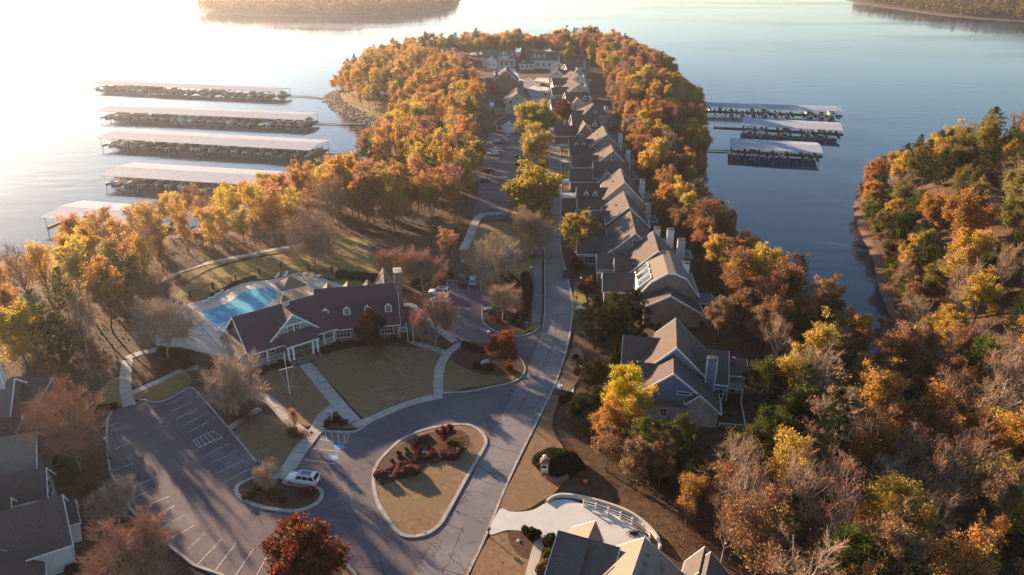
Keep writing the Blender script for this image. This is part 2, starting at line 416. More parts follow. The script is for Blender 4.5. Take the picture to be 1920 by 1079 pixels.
def curve_segs(p0, p1, r0, r1, rng, k=3, lift=.15, wob=.06):
    p0 = np.array(p0, float); p1 = np.array(p1, float); L = np.linalg.norm(p1-p0); pts = [p0]
    for i in range(1, k+1):
        t = i/k; q = p0+(p1-p0)*t; q = q+np.array([0,0,1.])*(-lift*L*math.sin(math.pi*t)) 
        if i < k: q = q+rng.normal(size=3)*wob*L*.5
        pts.append(q)
    return [(pts[i], pts[i+1], r0+(r1-r0)*i/k, r0+(r1-r0)*(i+1)/k) for i in range(k)], pts
def make_tree(seed, h=14, cr=5, base=.3, n1=9, n2=6, n3=5, n4=0, leafn=9000, leafs=.3, clump=.9, shape=(1,1), trunk_r=.22, bare=False, lean=0, thick=1.0):
    """crown fills an uneven egg from base*h up to h; limbs reach for it"""
    rng = np.random.default_rng(seed); big = []; small = []; tips = []
    zc = h*(base+1)/2; hz_ = h*(1-base)/2
    tip = np.array([rng.normal()*lean*h, rng.normal()*lean*h, h*.86])
    tr, tp = curve_segs((0,0,-.6), tip, trunk_r, trunk_r*.22, rng, 6, 0, .03); big += tr
    tp = np.array(tp)
    def trunk_at(t): 
        f = t*6; i = min(int(f), 5); return tp[i]+(tp[i+1]-tp[i])*(f-i)
    nodes = []
    for i in range(n1):
        a = 2*math.pi*(i*.381966+rng.uniform(-.06,.06)); el = rng.uniform(-.55, .95)
        if i == 0: el = 1.0
        rr = rng.uniform(.5, .8)*cr*math.sqrt(max(.05, 1-el*el*.85)); lob = rng.uniform(.75, 1.15)
        end = np.array([math.cos(a)*rr*lob, math.sin(a)*rr*lob*shape[0], zc+el*hz_*.72])+np.array([tip[0], tip[1], 0])*.5
        st = trunk_at(np.clip((end[2]/h)*rng.uniform(.45, .65), base*.55, .93))
        r0 = trunk_r*.42*thick; s, p = curve_segs(st, end, r0, r0*.4, rng, 3, .1, .12); big += s
        for j in range(n2):
            t = rng.uniform(.4, 1.0); k = min(int(t*3), 2); b = p[k]+(p[k+1]-p[k])*(t*3-k)
            out = (end-np.array([0,0,zc*.75])); out /= np.linalg.norm(out)+1e-9
            dv = out*.9+rng.normal(size=3)*.75+np.array([0,0,.28]); dv /= np.linalg.norm(dv)
            e2 = b+dv*rng.uniform(.22, .42)*cr
            s2, p2 = curve_segs(b, e2, r0*.35, r0*.15, rng, 2, .06, .1); big += s2; nodes.append(e2)
            for q in range(n3):
                t2 = rng.uniform(.35, 1); b2 = b+(e2-b)*t2; d3 = dv*.8+rng.normal(size=3)*.7+np.array([0,0,.3]); d3 /= np.linalg.norm(d3)
                e3 = b2+d3*rng.uniform(.12, .26)*cr; small.append((b2, e3, max(r0*.13,.03) if bare else r0*.13, max(r0*.07,.02) if bare else r0*.07)); tips.append(e3)
                for w in range(n4):
                    b4 = b2+(e3-b2)*rng.uniform(.3, 1); d4 = d3+rng.normal(size=3)*.55+np.array([0,0,.25]); d4 /= np.linalg.norm(d4)
                    small.append((b4, b4+d4*rng.uniform(.10, .21)*cr, max(r0*.085,.019) if bare else r0*.085, max(r0*.035,.011) if bare else r0*.035))
    V, F = tubes(big, 5); Vs, Fs = tubes(small, 3)
    out = {'trunk': (np.concatenate([V, Vs]), np.concatenate([F, Fs+len(V)])) if not bare else (V, F)}
    if bare: out['twigs'] = (Vs, Fs)
    if leafn:
        C0 = np.array(tips+nodes); w = rng.uniform(.2, 1.0, len(C0))**1.5; w /= w.sum()
        idx = rng.choice(len(C0), leafn, p=w); C = C0[idx]+rng.normal(size=(leafn,3))*clump*np.array([.55,.55,.42])
        C = C[C[:,2] > h*base*.6]
        out['crown'] = leaves(C, leafs, rng)
    return out
def make_pine(seed, h=17, cr=3.6, base=.42, whorls=13, per=5, tuft=26, nl=.42, trunk_r=.2):
    rng = np.random.default_rng(seed); big = []; C = []; A = []
    tr, tp = curve_segs((0,0,-.6), (rng.normal()*.3, rng.normal()*.3, h*.98), trunk_r, .04, rng, 6, 0, .015); big += tr; tp = np.array(tp)
    for i in range(whorls):
        f = i/(whorls-1); z = h*(base+(1-base)*f*.97); t = (z/h)*6/.98; k = min(int(t), 5); c = tp[k]+(tp[k+1]-tp[k])*(t-k)
        Rr = cr*(math.sin(math.pi*min(1, .22+.80*f))**.8)*rng.uniform(.65, 1.12)+.25
        for j in range(per):
            a = 2*math.pi*(j/per+i*.29)+rng.uniform(-.35,.35); L = Rr*rng.uniform(.6, 1.1)
            e = c+np.array([math.cos(a)*L, math.sin(a)*L, L*rng.uniform(-.08,.4)]); s, p = curve_segs(c, e, .05, .02, rng, 2, .08, .08); big += s
            nb = max(2, int(L/.55))
            for q in range(nb):
                tt = .38+.62*q/(nb-1 or 1)+rng.uniform(-.06,.06); pc = c+(e-c)*tt+rng.normal(size=3)*np.array([.28,.28,.12])
                for _ in range(tuft):
                    d = rng.normal(size=3)+np.array([math.cos(a)*.6, math.sin(a)*.6, .75]); d /= np.linalg.norm(d)
                    C.append(pc+d*nl*.55+rng.normal(size=3)*.12); A.append(d)
    V, F = tubes(big, 4); C = np.array(C); A = np.array(A)
    return {'trunk': (V, F), 'crown': leaves(C, nl*.62, rng, .2, .2, A)}
def make_cone(seed, h=5, r=1.0, n=5000, s=.16):
    rng = np.random.default_rng(seed); t = rng.uniform(0,1,n)**.7; z = h*(1-t)*.97+.1; rr = r*np.minimum(1.15*t**.75, 1)*rng.uniform(.75,1.05,n); a = rng.uniform(0,2*math.pi,n)
    C = np.stack([rr*np.cos(a), rr*np.sin(a), z], 1); A = np.stack([np.cos(a)*.4, np.sin(a)*.4, np.ones(n)], 1)
    V, F = tubes([(np.array([0,0,-.3]), np.array([0,0,h*.8]), .1, .03)], 5)
    return {'trunk': (V, F), 'crown': leaves(C, s, rng, .45, .2, A)}
def make_shrub(seed, r=1.0, h=1.2, n=2200, s=.13, lobes=7, up=.35, needle=False):
    rng = np.random.default_rng(seed); cs = []
    for i in range(lobes):
        a = rng.uniform(0, 2*math.pi); q = rng.uniform(.1,.6)*r; cs.append((math.cos(a)*q, math.sin(a)*q, h*rng.uniform(.3,.65), rng.uniform(.35,.55)))
    k = rng.integers(0, lobes, n); D = rng.normal(size=(n,3)); D /= np.linalg.norm(D, axis=1, keepdims=True)
    cs = np.array(cs); C = cs[k, :3]+D*(cs[k, 3]*rng.uniform(.65,1.05,n))[:,None]*np.array([r, r, h*.9]); C = C[C[:,2] > .02]
    segs = [(np.array([0,0,-.2]), np.array([c[0]*.8, c[1]*.8, c[2]]), .04, .015) for c in cs]
    V, F = tubes(segs, 4); return {'stem': (V, F), 'foliage': leaves(C, s, rng, .6, up)}

PROTO = {}
PC = {}
def proto(key, parts, mats, name):
    """hidden-nowhere prototype data: meshes only; the objects are made by plant()"""
    PROTO[key] = (name, [(pn, quads_mesh(key+'_'+pn, parts[pn][0], parts[pn][1], MT[mats[pn]], pn == 'trunk')) for pn in parts])
LM = {'trunk': 'bark', 'crown': 'leaf'}; BM = {'trunk': 'pale_bark', 'twigs': 'twig', 'crown': 'leaf'}
for i in range(5): proto('full%d' % i, make_tree(100+i, 15, 5.4, .22, 11, 9, 5, 0, 17000, .165, .72), LM, 'broadleaf_tree')
for i in range(4): proto('tall%d' % i, make_tree(200+i, 18, 4.3, .38, 10, 8, 5, 0, 9500, .165, .62, lean=.02), LM, 'slender_tree')
for i in range(3): proto('thin%d' % i, make_tree(300+i, 16, 4.4, .3, 10, 7, 6, 2, 5200, .15, .7, lean=.02), LM, 'sparse_tree')
for i in range(3): proto('bare%d' % i, make_tree(400+i, 11, 5.6, .16, 14, 10, 8, 6, 0, bare=True, trunk_r=.2, thick=1.35), BM, 'bare_tree')
for i in range(3): proto('wild%d' % i, make_tree(450+i, 16, 5.0, .3, 10, 8, 6, 3, 700, .14, 1.0, bare=True, trunk_r=.26, lean=.05, thick=1.5), BM, 'bare_tree')
for i in range(4): proto('pine%d' % i, make_pine(500+i, 17, 3.4), {'trunk': 'bark', 'crown': 'needle'}, 'pine_tree')
for i in range(2): proto('lowpine%d' % i, make_pine(550+i, 10, 4.2, .12, 12, 6, 26, .45), {'trunk': 'bark', 'crown': 'needle'}, 'pine_tree')
for i in range(2): proto('small%d' % i, make_tree(600+i, 6.5, 3.0, .22, 9, 6, 5, 0, 6500, .17, .55, trunk_r=.12), LM, 'broadleaf_tree')
proto('round0', make_tree(650, 11, 5.6, .12, 12, 8, 5, 0, 15000, .22, .8), LM, 'broadleaf_tree')
proto('round1', make_tree(651, 11, 5.6, .12, 12, 8, 5, 0, 15000, .22, .8), LM, 'broadleaf_tree')
proto('cone0', make_cone(700), {'trunk': 'bark', 'crown': 'needle'}, 'conical_evergreen')
for i in range(3): proto('shrub%d' % i, make_shrub(800+i), {'stem': 'bark', 'foliage': 'leaf'}, 'shrub')
proto('tuft0', make_shrub(850, 1.0, 1.0, 1800, .2, 6, .1), {'stem': 'bark', 'foliage': 'leaf'}, 'shrub')

PAL = {'orange': (.42,.235,.075), 'gold': (.48,.335,.085), 'yellow': (.52,.39,.06), 'rust': (.27,.15,.08), 'brown': (.255,.172,.10), 'olive': (.22,.185,.06),
       'green': (.075,.09,.022), 'pine': (.055,.065,.018), 'darkpine': (.026,.034,.013), 'pinkish': (.36,.19,.12), 'maple': (.14,.05,.025), 'burgundy': (.045,.012,.016), 'lime': (.34,.275,.085),
       'twig': (.36,.245,.165), 'redtwig': (.36,.20,.135), 'paletwig': (.43,.325,.235), 'hedge': (.035,.048,.014)}
def plant(key, x, y, scale=1.0, color='orange', label=None, group=None, cat=None, yaw=None, rng=random, jit=.12, z=None, zs=1.0, twig='twig', name=None):
    nm, parts = PROTO[key]; z = hz(x, y) if z is None else z
    yaw = rng.uniform(0, 6.283) if yaw is None else yaw
    e = thing(name or nm, label, cat or {'shrub': 'shrub', 'conical_evergreen': 'tree'}.get(nm, 'tree'), (x, y, z), yaw, group)
    e.scale = (scale, scale, scale*zs)
    c = PAL[color] if isinstance(color, str) else color
    k = 1+rng.uniform(-jit, jit); g = 1+rng.uniform(-jit, jit)*.7
    for pn, me in parts:
        o = bpy.data.objects.new(pn, me); COL.objects.link(o); o.parent = e
        if pn == 'twigs': q = PAL[twig]; o.color = (q[0]*k, q[1]*k, q[2]*k, 1)
        else: o.color = (c[0]*k, c[1]*k*g, c[2]*k, 1)
    return e
# ------------------------------------------------------------------ roads, lots, walks, lawns
_z = [0.0]
def sheet(name, poly, m, z1, z0=None, parent=None):
    b = MB().slab(poly, z1 if z0 is None else z0, z1); b.keep = True
    return b.build(name, m, parent)
def SL(pts, k=4, z=0.0): return smooth_line(GL(pts, z), k)
def SLC(pts, k=4, z=0.0): return smooth_line(GL(pts, z), k, True)

road_left = [(740,1140),(773,1079),(826,1000),(874,915),(911,840),(948,765),(981,705),(1000,665),(1012,635),(1020,600),(1022,560),(1022,510),(1022,467),(1022,430),(1024,380),(1030,320),(1026,260),(1012,215),(990,170),(972,150)]
road_right = [(848,1140),(876,1079),(911,1005),(955,898),(1007,791),(1040,723),(1063,653),(1073,590),(1072,557),(1062,512),(1052,470),(1050,430),(1052,380),(1053,320),(1047,260),(1030,200),(1012,165),(992,146)]
RL, RR = SL(road_left, 5), SL(road_right, 5)
entry_outline = GL([(201,787),(214,767),(255,756)]) + SL([(255,756),(270,750),(288,755),(314,750),(355,726)], 3)[1:] + GL([(364,730),(431,806),(480,867),(492,886),(536,899),(600,808)]) \
  + SL([(600,808),(655,811),(674,806),(714,780),(766,754),(829,739),(880,735),(922,726),(955,719),(977,708),(984,693),(980,680),(970,668)], 4)[1:] \
  + GL([(1010,680),(975,765),(925,850),(880,930),(840,1000),(800,1090),(790,1150),(560,1150),(420,1090),(364,1061),(300,1010),(244,954),(222,909),(207,887),(200,835)])
lot = struct(sheet('parking_lot', entry_outline, 'asphalt_lot', .010))
upper_outline = GL([(838,527),(900,528),(902,545),(925,547),(926,566),(905,575)]) + SL([(904,590),(905,600),(912,611),(933,623),(967,631),(997,625),(1013,612)], 4) + GL([(1040,620),(1040,670),(1000,692),(975,672),(940,656),(900,650),(867,646),(847,630),(825,612),(800,580),(796,545),(836,545)])
lot2 = struct(sheet('parking_lot', upper_outline, 'asphalt_lot', .014))
road = struct(sheet('road', RL + RR[::-1], 'asphalt_road', .020))
strip_outline = SL([(885,415),(896,360),(904,320),(910,280),(916,252)], 4) + SL([(975,252),(978,290),(975,330),(962,370),(950,405),(930,412),(905,415)], 4)
lot3 = struct(sheet('parking_lot', strip_outline, 'asphalt_lot', .012))

def kerb(line, closed=False, w=.32, h=.15):
    return struct(MB().sweep(line, w, 0.0, h, closed).build('kerb', 'kerb'))
i0 = min(range(len(RL)), key=lambda i: math.dist(RL[i], G(1013,612))); kerb(RL[i0:])
kerb(RR)
kerb(GL([(201,787),(214,767)])); kerb(SL([(262,752),(270,750),(288,755),(314,750),(355,726)], 3)+GL([(364,730),(431,806),(480,867)]))
kerb(SL([(537,899),(566,858),(600,808)], 2)); kerb(SL([(600,808),(655,811),(674,806),(714,780),(766,754),(829,739),(880,735),(922,726),(955,719),(977,708),(984,693),(980,680),(970,668),(945,655)], 5))
kerb(SL([(905,575),(904,590),(905,600),(912,611),(933,623),(967,631),(997,625),(1013,612)], 5)); kerb(GL([(838,545),(838,527),(900,528),(902,545),(927,547)]))
kerb(GL([(201,787),(200,835),(207,887),(222,909),(244,954),(300,1010),(364,1061),(420,1080)]))

# raised lawns and beds (a kerb's height above the asphalt)
def lawn(pts, m='lawn', z=.10, k=4, name='lawn', smooth=True):
    _z[0] += .004
    return struct(sheet(name, SLC(pts, k) if smooth else GL(pts), m, z+_z[0]*.25, -.05))
island_line = SLC([(700,898),(707,872),(725,850),(755,824),(799,806),(844,798),(870,797),(888,801),(904,813),(911,828),(905,845),(874,898),(837,965),(822,987),(799,1002),(770,1007),(748,1000),(725,972),(707,939)], 5)
kerb(island_line, True, .5, .16)
struct(sheet('lawn', island_line, 'lawn', .11, 0))
struct(sheet('mulch_bed', SLC([(706,893),(716,866),(757,832),(800,814),(845,806),(872,812),(880,828),(868,850),(830,867),(780,885),(745,903),(710,912)], 4), 'mulch', .128))
isl2 = SLC([(443,917),(459,904),(489,894),(533,898),(536,908),(592,915),(603,924),(600,939),(574,955),(537,959),(485,950),(452,935)], 4)
kerb(isl2, True, .55, .16); struct(sheet('mulch_bed', isl2, 'mulch', .12, 0))
lawn([(583,689),(600,672),(640,657),(700,650),(760,651),(800,656),(826,666),(818,685),(815,712),(815,737),(780,747),(740,760),(692,781),(676,780),(632,732)], k=3)
lawn([(830,742),(828,720),(832,693),(845,676),(870,690),(915,702),(960,700),(976,694),(979,700),(972,708),(953,715),(920,722),(868,729)], k=3)
lawn([(843,667),(862,648),(880,641),(930,652),(972,668),(982,690),(962,705),(905,703),(860,686)], 'mulch', .125, name='mulch_bed')
lawn([(495,704),(530,692),(572,690),(600,720),(622,750),(619,762),(602,778),(586,796),(572,800),(553,788),(530,765),(508,745),(488,735)], k=3)
lawn([(438,812),(490,778),(520,789),(564,818),(552,845),(535,874),(522,881),(490,874)], k=2)
lawn([(369,735),(395,695),(440,690),(478,712),(488,736),(470,745),(500,758),(490,768),(433,803)], 'mulch', .10, k=2, name='mulch_bed')
lawn([(598,802),(612,785),(632,775),(655,790),(668,800),(650,807),(625,806)], 'mulch', .115, k=3, name='mulch_bed')
lawn([(640,800),(660,780),(668,795),(662,804)], 'lawn', .13, k=3)
lawn([(250,737),(300,715),(344,698),(360,715),(352,724),(314,746),(288,752),(270,746),(255,750)], 'green_lawn', k=3)
lawn([(252,727),(245,690),(250,676),(285,665),(335,675),(342,693),(295,708)], 'mulch', .10, k=3, name='mulch_bed')
lawn([(185,760),(190,730),(228,705),(230,740),(235,757),(214,764)], 'green_lawn', k=2)
# bottom edge, maple lawn
mp = SL([(470,1150),(500,1085),(560,1052),(622,1042),(648,1058),(672,1088),(700,1150)], 4); kerb(mp, False, .4); struct(sheet('lawn', mp, 'lawn', .115, 0))
# behind and round the pool
lawn([(322,572),(352,532),(420,500),(520,478),(620,470),(700,480),(720,520),(690,535),(640,536),(612,520),(560,510),(505,522),(450,528),(395,556),(348,574)], 'green_lawn', .06, k=3)
lawn([(345,512),(420,488),(530,463),(640,448),(700,450),(700,478),(610,468),(500,478),(410,498),(350,528)], 'green_lawn', .05, k=3)
# verge between upper lot and road
lawn([(1016,475),(1017,530),(1016,600),(1008,614),(990,622),(967,628),(938,620),(914,606),(908,594),(912,578),(928,566),(928,545),(904,540),(903,520),(935,505),(985,490)], 'green_lawn', .10, k=3)
lawn([(907,596),(912,580),(930,568),(990,540),(996,560),(994,612),(967,627),(938,619),(914,606)], 'mulch', .118, k=3, name='mulch_bed')
lawn([(880,440),(905,420),(950,418),(1018,440),(1018,470),(985,488),(930,500),(880,500),(860,480)], 'lawn', .07, k=3)
# right of the road
lawn([(930,958),(960,900),(1011,795),(1036,742),(1048,752),(1035,800),(1062,850),(1070,880),(1045,920),(1015,940),(985,957)], k=3)
lawn([(915,1012),(940,1000),(985,1004),(1040,1012),(1030,1040),(1000,1085),(990,1150),(860,1150),(880,1085)], k=2)
lawn([(952,1000),(990,1002),(1012,1015),(1008,1045),(990,1050),(965,1035)], 'mulch', .118, k=3, name='mulch_bed')
lawn([(1048,720),(1070,660),(1090,655),(1095,690),(1080,720),(1062,735)], 'lawn', k=2)
lawn([(1076,600),(1076,540),(1090,535),(1100,570),(1095,575),(1080,575)], 'green_lawn', k=2)
# median between the street and the far lot
lawn([(960,420),(972,360),(985,300),(985,250),(1008,230),(1024,262),(1027,320),(1021,380),(1018,425)], 'green_lawn', .08, k=3)
lawn([(885,470),(900,440),(950,425),(1000,432),(1000,445),(930,462)], 'green_lawn', .085, k=2)

# walks
def walk(pts, w, z=.125, m='concrete', k=4, joints=0):
    _z[0] += .003; ln = SL(pts, k); o = struct(MB().sweep(ln, w, -.02, z+_z[0]*.2).build('sidewalk', m))
    if joints:
        acc = 0; zz = z+_z[0]*.2+.003
        for a, b in zip(ln, ln[1:]):
            acc += math.dist(a, b)
            if acc > joints:
                acc = 0; dx, dy = b[0]-a[0], b[1]-a[1]; l = math.hypot(dx, dy); nx, ny = -dy/l*w*.49, dx/l*w*.49
                jb = MB(); jb.add([(b[0]-nx-dx/l*.03,b[1]-ny-dy/l*.03,zz),(b[0]-nx+dx/l*.03,b[1]-ny+dy/l*.03,zz),(b[0]+nx+dx/l*.03,b[1]+ny+dy/l*.03,zz),(b[0]+nx-dx/l*.03,b[1]+ny-dy/l*.03,zz)], [(0,1,2,3)])
                jb.build('joint', 'mulch', o)
    return o
walk([(572,684),(590,705),(612,732),(640,765),(664,792)], 2.2, joints=1.5, k=10)
walk([(636,757),(622,768),(605,782),(592,805),(582,820)], 1.9, joints=1.5, k=6)
walk([(460,738),(482,742),(508,754),(530,777),(552,800),(582,818),(600,803)], 1.8, k=6, joints=1.8)
walk([(586,816),(560,850),(540,880),(520,890),(498,889)], 2.2, .13, k=4, joints=1.5)
walk([(664,800),(700,785),(766,758),(829,743)], 1.5, k=6, joints=1.5)
walk([(822,742),(822,715),(825,690),(836,668),(852,653),(866,645)], 1.7, k=6, joints=1.5)
walk([(836,664),(815,655),(790,648),(772,640)], 1.5, k=5, joints=1.5)
walk([(852,642),(830,625),(800,600),(775,575),(757,573)], 1.5, k=4)
walk([(243,762),(236,735),(236,700),(239,676)], 1.9, k=6, joints=1.6)
walk([(243,740),(285,722),(343,696),(372,690)], 1.5, k=6, joints=1.6)
walk([(236,674),(262,664),(300,655)], 1.7, k=5)
walk([(250,560),(290,536),(333,512),(370,500),(410,490),(460,480),(533,466),(580,462)], 1.8, .12, k=6)
walk([(1008,470),(1008,510),(1007,560),(1005,605)], 1.6, .125, 'asphalt_road', k=5)
walk([(868,470),(880,445),(888,425),(897,408),(910,402)], 2.2, .125, k=5)
walk([(1020,1000),(1008,1030),(1000,1060),(990,1100)], 1.3, .13, k=3)
for k_, (a, b) in enumerate([((488,767), (430,804))]):
    for t in range(9):                       # stepping slabs down to the lot
        x0, y0 = G(*a); x1, y1 = G(*b); f = (t+.5)/9
        s = MB().cbox((x0+(x1-x0)*f, y0+(y1-y0)*f, .06), (.62, 1.25, .18), math.atan2(y1-y0, x1-x0)).build('stepping_stone', 'concrete')
        tag(s, '%s of the pale slabs stepping down to the left parking lot' % ('topmost','second from top','third from top','fourth from top','middle','fourth from bottom','third from bottom','second from bottom','lowest')[t], 'paving stone', 'stepping slabs')
# driveways
drv = struct(sheet('driveway', SLC([(937,957),(959,962),(996,959),(1022,946),(1040,940),(1066,939),(1092,947),(1140,962),(1180,982),(1208,1003),(1222,1030),(1190,1060),(1120,1050),(1060,1015),(1010,1004),(980,998),(950,996),(917,1003)], 4), 'pale_concrete', .17, -.3))
struct(sheet('driveway', GL([(1040,728),(1048,712),(1078,712),(1075,738)]), 'pale_concrete', .06, 0))
struct(sheet('driveway', GL([(1074,580),(1075,562),(1100,562),(1100,580)]), 'pale_concrete', .06, 0))
for v, dv, u1 in ((268, 8, 1072), (297, 8, 1078), (336, 9, 1085), (362, 10, 1086), (240, 6, 1066), (212, 6, 1058)):
    u0 = 1051 if v > 290 else 1044 if v > 250 else 1036
    struct(sheet('driveway', GL([(u0, v+dv), (u0, v), (u1, v), (u1, v+dv)]), 'pale_concrete', .07, 0))
struct(sheet('driveway', GL([(990,165),(1005,160),(1030,165),(1028,170),(1008,172)]), 'pale_concrete', .05, 0))
struct(sheet('driveway', GL([(925,140),(930,125),(965,128),(975,148),(985,152),(960,150)]), 'pale_concrete', .055, 0))
struct(sheet('driveway', GL([(1000,152),(1008,146),(1040,148),(1030,156)]), 'pale_concrete', .06, 0))
for pts in ([(1000,158),(1018,154),(1026,162),(1008,164)], [(1016,180),(1040,176),(1045,190),(1030,192)], [(1056,345),(1083,345),(1083,360),(1056,360)], [(1056,310),(1080,310),(1080,332),(1056,332)], [(1053,280),(1074,280),(1075,294),(1054,294)]):
    lawn(pts, 'green_lawn', .08, smooth=False)

# ------------------------------------------------------------------ paint and crack sealant
def stripe(parent, a, b, w=.11, z=.016, m='line', name='stall_line'):
    (x0, y0), (x1, y1) = G(*a), G(*b); l = math.hypot(x1-x0, y1-y0); nx, ny = -(y1-y0)/l*w/2, (x1-x0)/l*w/2
    return MB().add([(x0-nx,y0-ny,z),(x1-nx,y1-ny,z),(x1+nx,y1+ny,z),(x0+nx,y0+ny,z)], [(0,1,2,3)]).build(name, m, parent)
for a, b in [((311,760),(345,745)),((319,772),(360,755)),((331,786),(371,767)),((342,799),(381,779)),((353,811),(392,790)),((370,839),(416,820)),((386,853),(431,832)),((396,869),(445,846)),((409,887),(457,863)),((421,904),(470,879)),((433,921),(446,914)),
             ((201,800),(226,791)),((215,843),(240,833)),((210,884),(250,868)),((214,903),(246,889)),((229,921),(293,896)),((243,937),(300,913)),((261,954),(317,931)),((311,957),(328,948)),((322,979),(344,967)),((338,1002),(364,985)),((352,1030),(385,1000)),((367,1062),(417,1010)),((404,1070),(443,1018)),((441,1080),(475,1030)),((475,1090),(500,1045))]:
    stripe(lot, a, b)
hb = [(362,826),(399,808),(417,821),(373,840)]
for i in range(4): stripe(lot, hb[i], hb[(i+1) % 4])
for t in (.2, .4, .6, .8):
    a = (hb[3][0]+(hb[2][0]-hb[3][0])*(t-.1), hb[3][1]+(hb[2][1]-hb[3][1])*(t-.1)); b = (hb[0][0]+(hb[1][0]-hb[0][0])*(t-.1)+2, hb[0][1]+(hb[1][1]-hb[0][1])*(t-.1)); stripe(lot, a, b)
for a, b in [((600,808),(655,814)),((593,823),(648,832)),((586,841),(640,848)),((570,862),(625,870)),((655,815),(648,832)),((600,809),(602,824)),((609,810),(613,826)),((621,812),(624,828)),((633,813),(636,829)),((645,814),(646,831)),((535,911),(592,918)),((537,903),(531,914))]:
    stripe(lot, a, b)
for a, b in [((858,530),(858,547)),((878,530),(879,549)),((900,531),(901,548)),((903,563),(926,562)),((838,547),(805,547)),((836,560),(803,560)),((836,574),(803,574))]: stripe(lot2, a, b, z=.02)
for v in (262,267,272,278,285,293,302,311,321,332,338,345,352,360,368): 
    u0 = 893+(416-v)*.135; stripe(lot3, (u0+3, v), (u0+22, v+1), w=.14, z=.018)
for v in (300,306,313,320,328,336): stripe(lot3, (968, v), (982, v), w=.14, z=.018)
# wheelchair bays: blue panels with the white symbol
for (cu, cv) in ((636.5, 838.5), (625.5, 858.5)):
    x, y = G(cu, cv); yaw = math.atan2(G(640,832)[1]-G(586,841)[1]+2.2, 9)*0 + R(18)
    p = bpy.data.objects.new('wheelchair_bay_mark', None); 
    b = MB().cbox((0,0,0), (1.45,1.35,.004)).build('wheelchair_bay_panel', 'blue_paint', lot); b.location = (x, y, .019); b.rotation_euler = (0,0,yaw)
    s = MB(); ring = [(.06+.36*math.cos(t), -.16+.36*math.sin(t)) for t in [R(a) for a in range(-200, 61, 20)]]
    s.sweep(ring, .09, .004, .008); s.sweep([(-.12,.34),(-.08,.02),(.24,.02),(.38,-.32),(.52,-.28)], .10, .0045, .0085); s.cyl(-.13,.50,.004,.009,.1,n=10); s.sweep([(-.1,.2),(.18,.2)], .08, .0047, .0087)
    w = s.build('wheelchair_symbol', 'line', b); bpy.data.objects.remove(p)
def crack(pts, m, w=.085, z=.017, rng=random.Random(3)):
    ln = GL(pts); out = []
    for a, b in zip(ln, ln[1:]):
        L = math.dist(a, b); k = max(2, int(L/.9))
        for i in range(k):
            t = i/k; q = .14 if i else 0; out.append((a[0]+(b[0]-a[0])*t+rng.gauss(0,q), a[1]+(b[1]-a[1])*t+rng.gauss(0,q)))
    out.append(ln[-1]); n = len(out); vs = []; fs = []
    for i, p in enumerate(out):
        a = out[max(i-1,0)]; b = out[min(i+1,n-1)]; dx, dy = b[0]-a[0], b[1]-a[1]; l = math.hypot(dx,dy) or 1; ww = w*rng.uniform(.5,1.3)/2
        vs += [(p[0]+dy/l*ww, p[1]-dx/l*ww, z), (p[0]-dy/l*ww, p[1]+dx/l*ww, z)]
    fs = [(2*i,2*i+2,2*i+3,2*i+1) for i in range(n-1)]
    m.add(vs, fs)
cm = MB()
for pts in [[(202,800),(220,832),(245,830),(300,806),(335,795),(345,790)],[(220,832),(235,862),(250,882),(258,890),(262,902),(274,915),(285,921)],[(245,830),(262,878),(275,880),(330,855),(395,825)],[(265,760),(282,790),(300,800)],[(314,775),(335,812),(352,832),(370,852),(395,852)],[(328,858),(345,880),(365,905),(385,930),(405,955),(430,970)],[(285,921),(300,912),(360,894),(395,878),(405,862),(430,885),(445,885)],[(317,952),(345,915),(365,905)],[(326,994),(350,1010),(395,1030),(420,1037),(445,1030),(480,1033)],[(355,1028),(380,1005),(424,970),(450,975)],[(425,1072),(445,1040)],[(444,925),(430,935),(405,955)],[(262,902),(290,890)],
            [(484,953),(478,975),(450,980),(450,1000),(480,1030)],[(455,1005),(490,1030)],
            [(575,918),(600,921),(647,925),(680,915),(705,908)],[(647,925),(655,945),(670,970),(680,998),(692,1020)],[(651,835),(658,858),(690,868),(705,875)],[(673,807),(690,818),(720,826),(740,840)],[(757,800),(790,790),(830,780),(870,768)],[(770,795),(780,803),(789,812)],[(838,740),(845,765),(857,795)],[(748,782),(760,792),(779,792)],[(660,1060),(700,1030),(740,995),(737,1003)],[(636,994),(660,985),(672,978)],[(600,958),(630,950),(655,945)],[(600,960),(608,965)],[(655,1060),(710,1065),(725,1079)],[(710,1040),(720,1075)]]:
    crack(pts, cm)
stuff(cm.build('crack_sealant', 'crack', lot))
cm = MB()
for pts in [[(893,872),(915,886),(945,893)],[(930,880),(950,885)],[(905,903),(944,914)],[(863,921),(905,925),(914,930)],[(848,957),(882,968),(910,985)],[(833,982),(866,993),(868,1000)],[(868,990),(850,1035),(845,1040)],[(915,835),(940,842),(975,852)],[(950,838),(952,832)],[(936,795),(960,800)],[(948,767),(1000,765),(1012,768)],[(968,775),(1000,715),(1015,690)],[(985,695),(1040,712)],[(1010,653),(1035,664),(1060,672)],[(1022,598),(1060,590),(1073,592)],[(1022,560),(1050,548),(1070,550)],[(1024,500),(1062,515)],[(800,1057),(820,1067),(870,1079)],[(842,1040),(880,1075)],[(1000,640),(1040,637),(1068,632)],[(1018,690),(1030,660),(1040,640),(1045,590)],[(852,1036),(830,1075)],[(905,850),(870,1000)]][:-1]:
    crack(pts, cm, .09, .026)
stuff(cm.build('crack_sealant', 'crack', road))
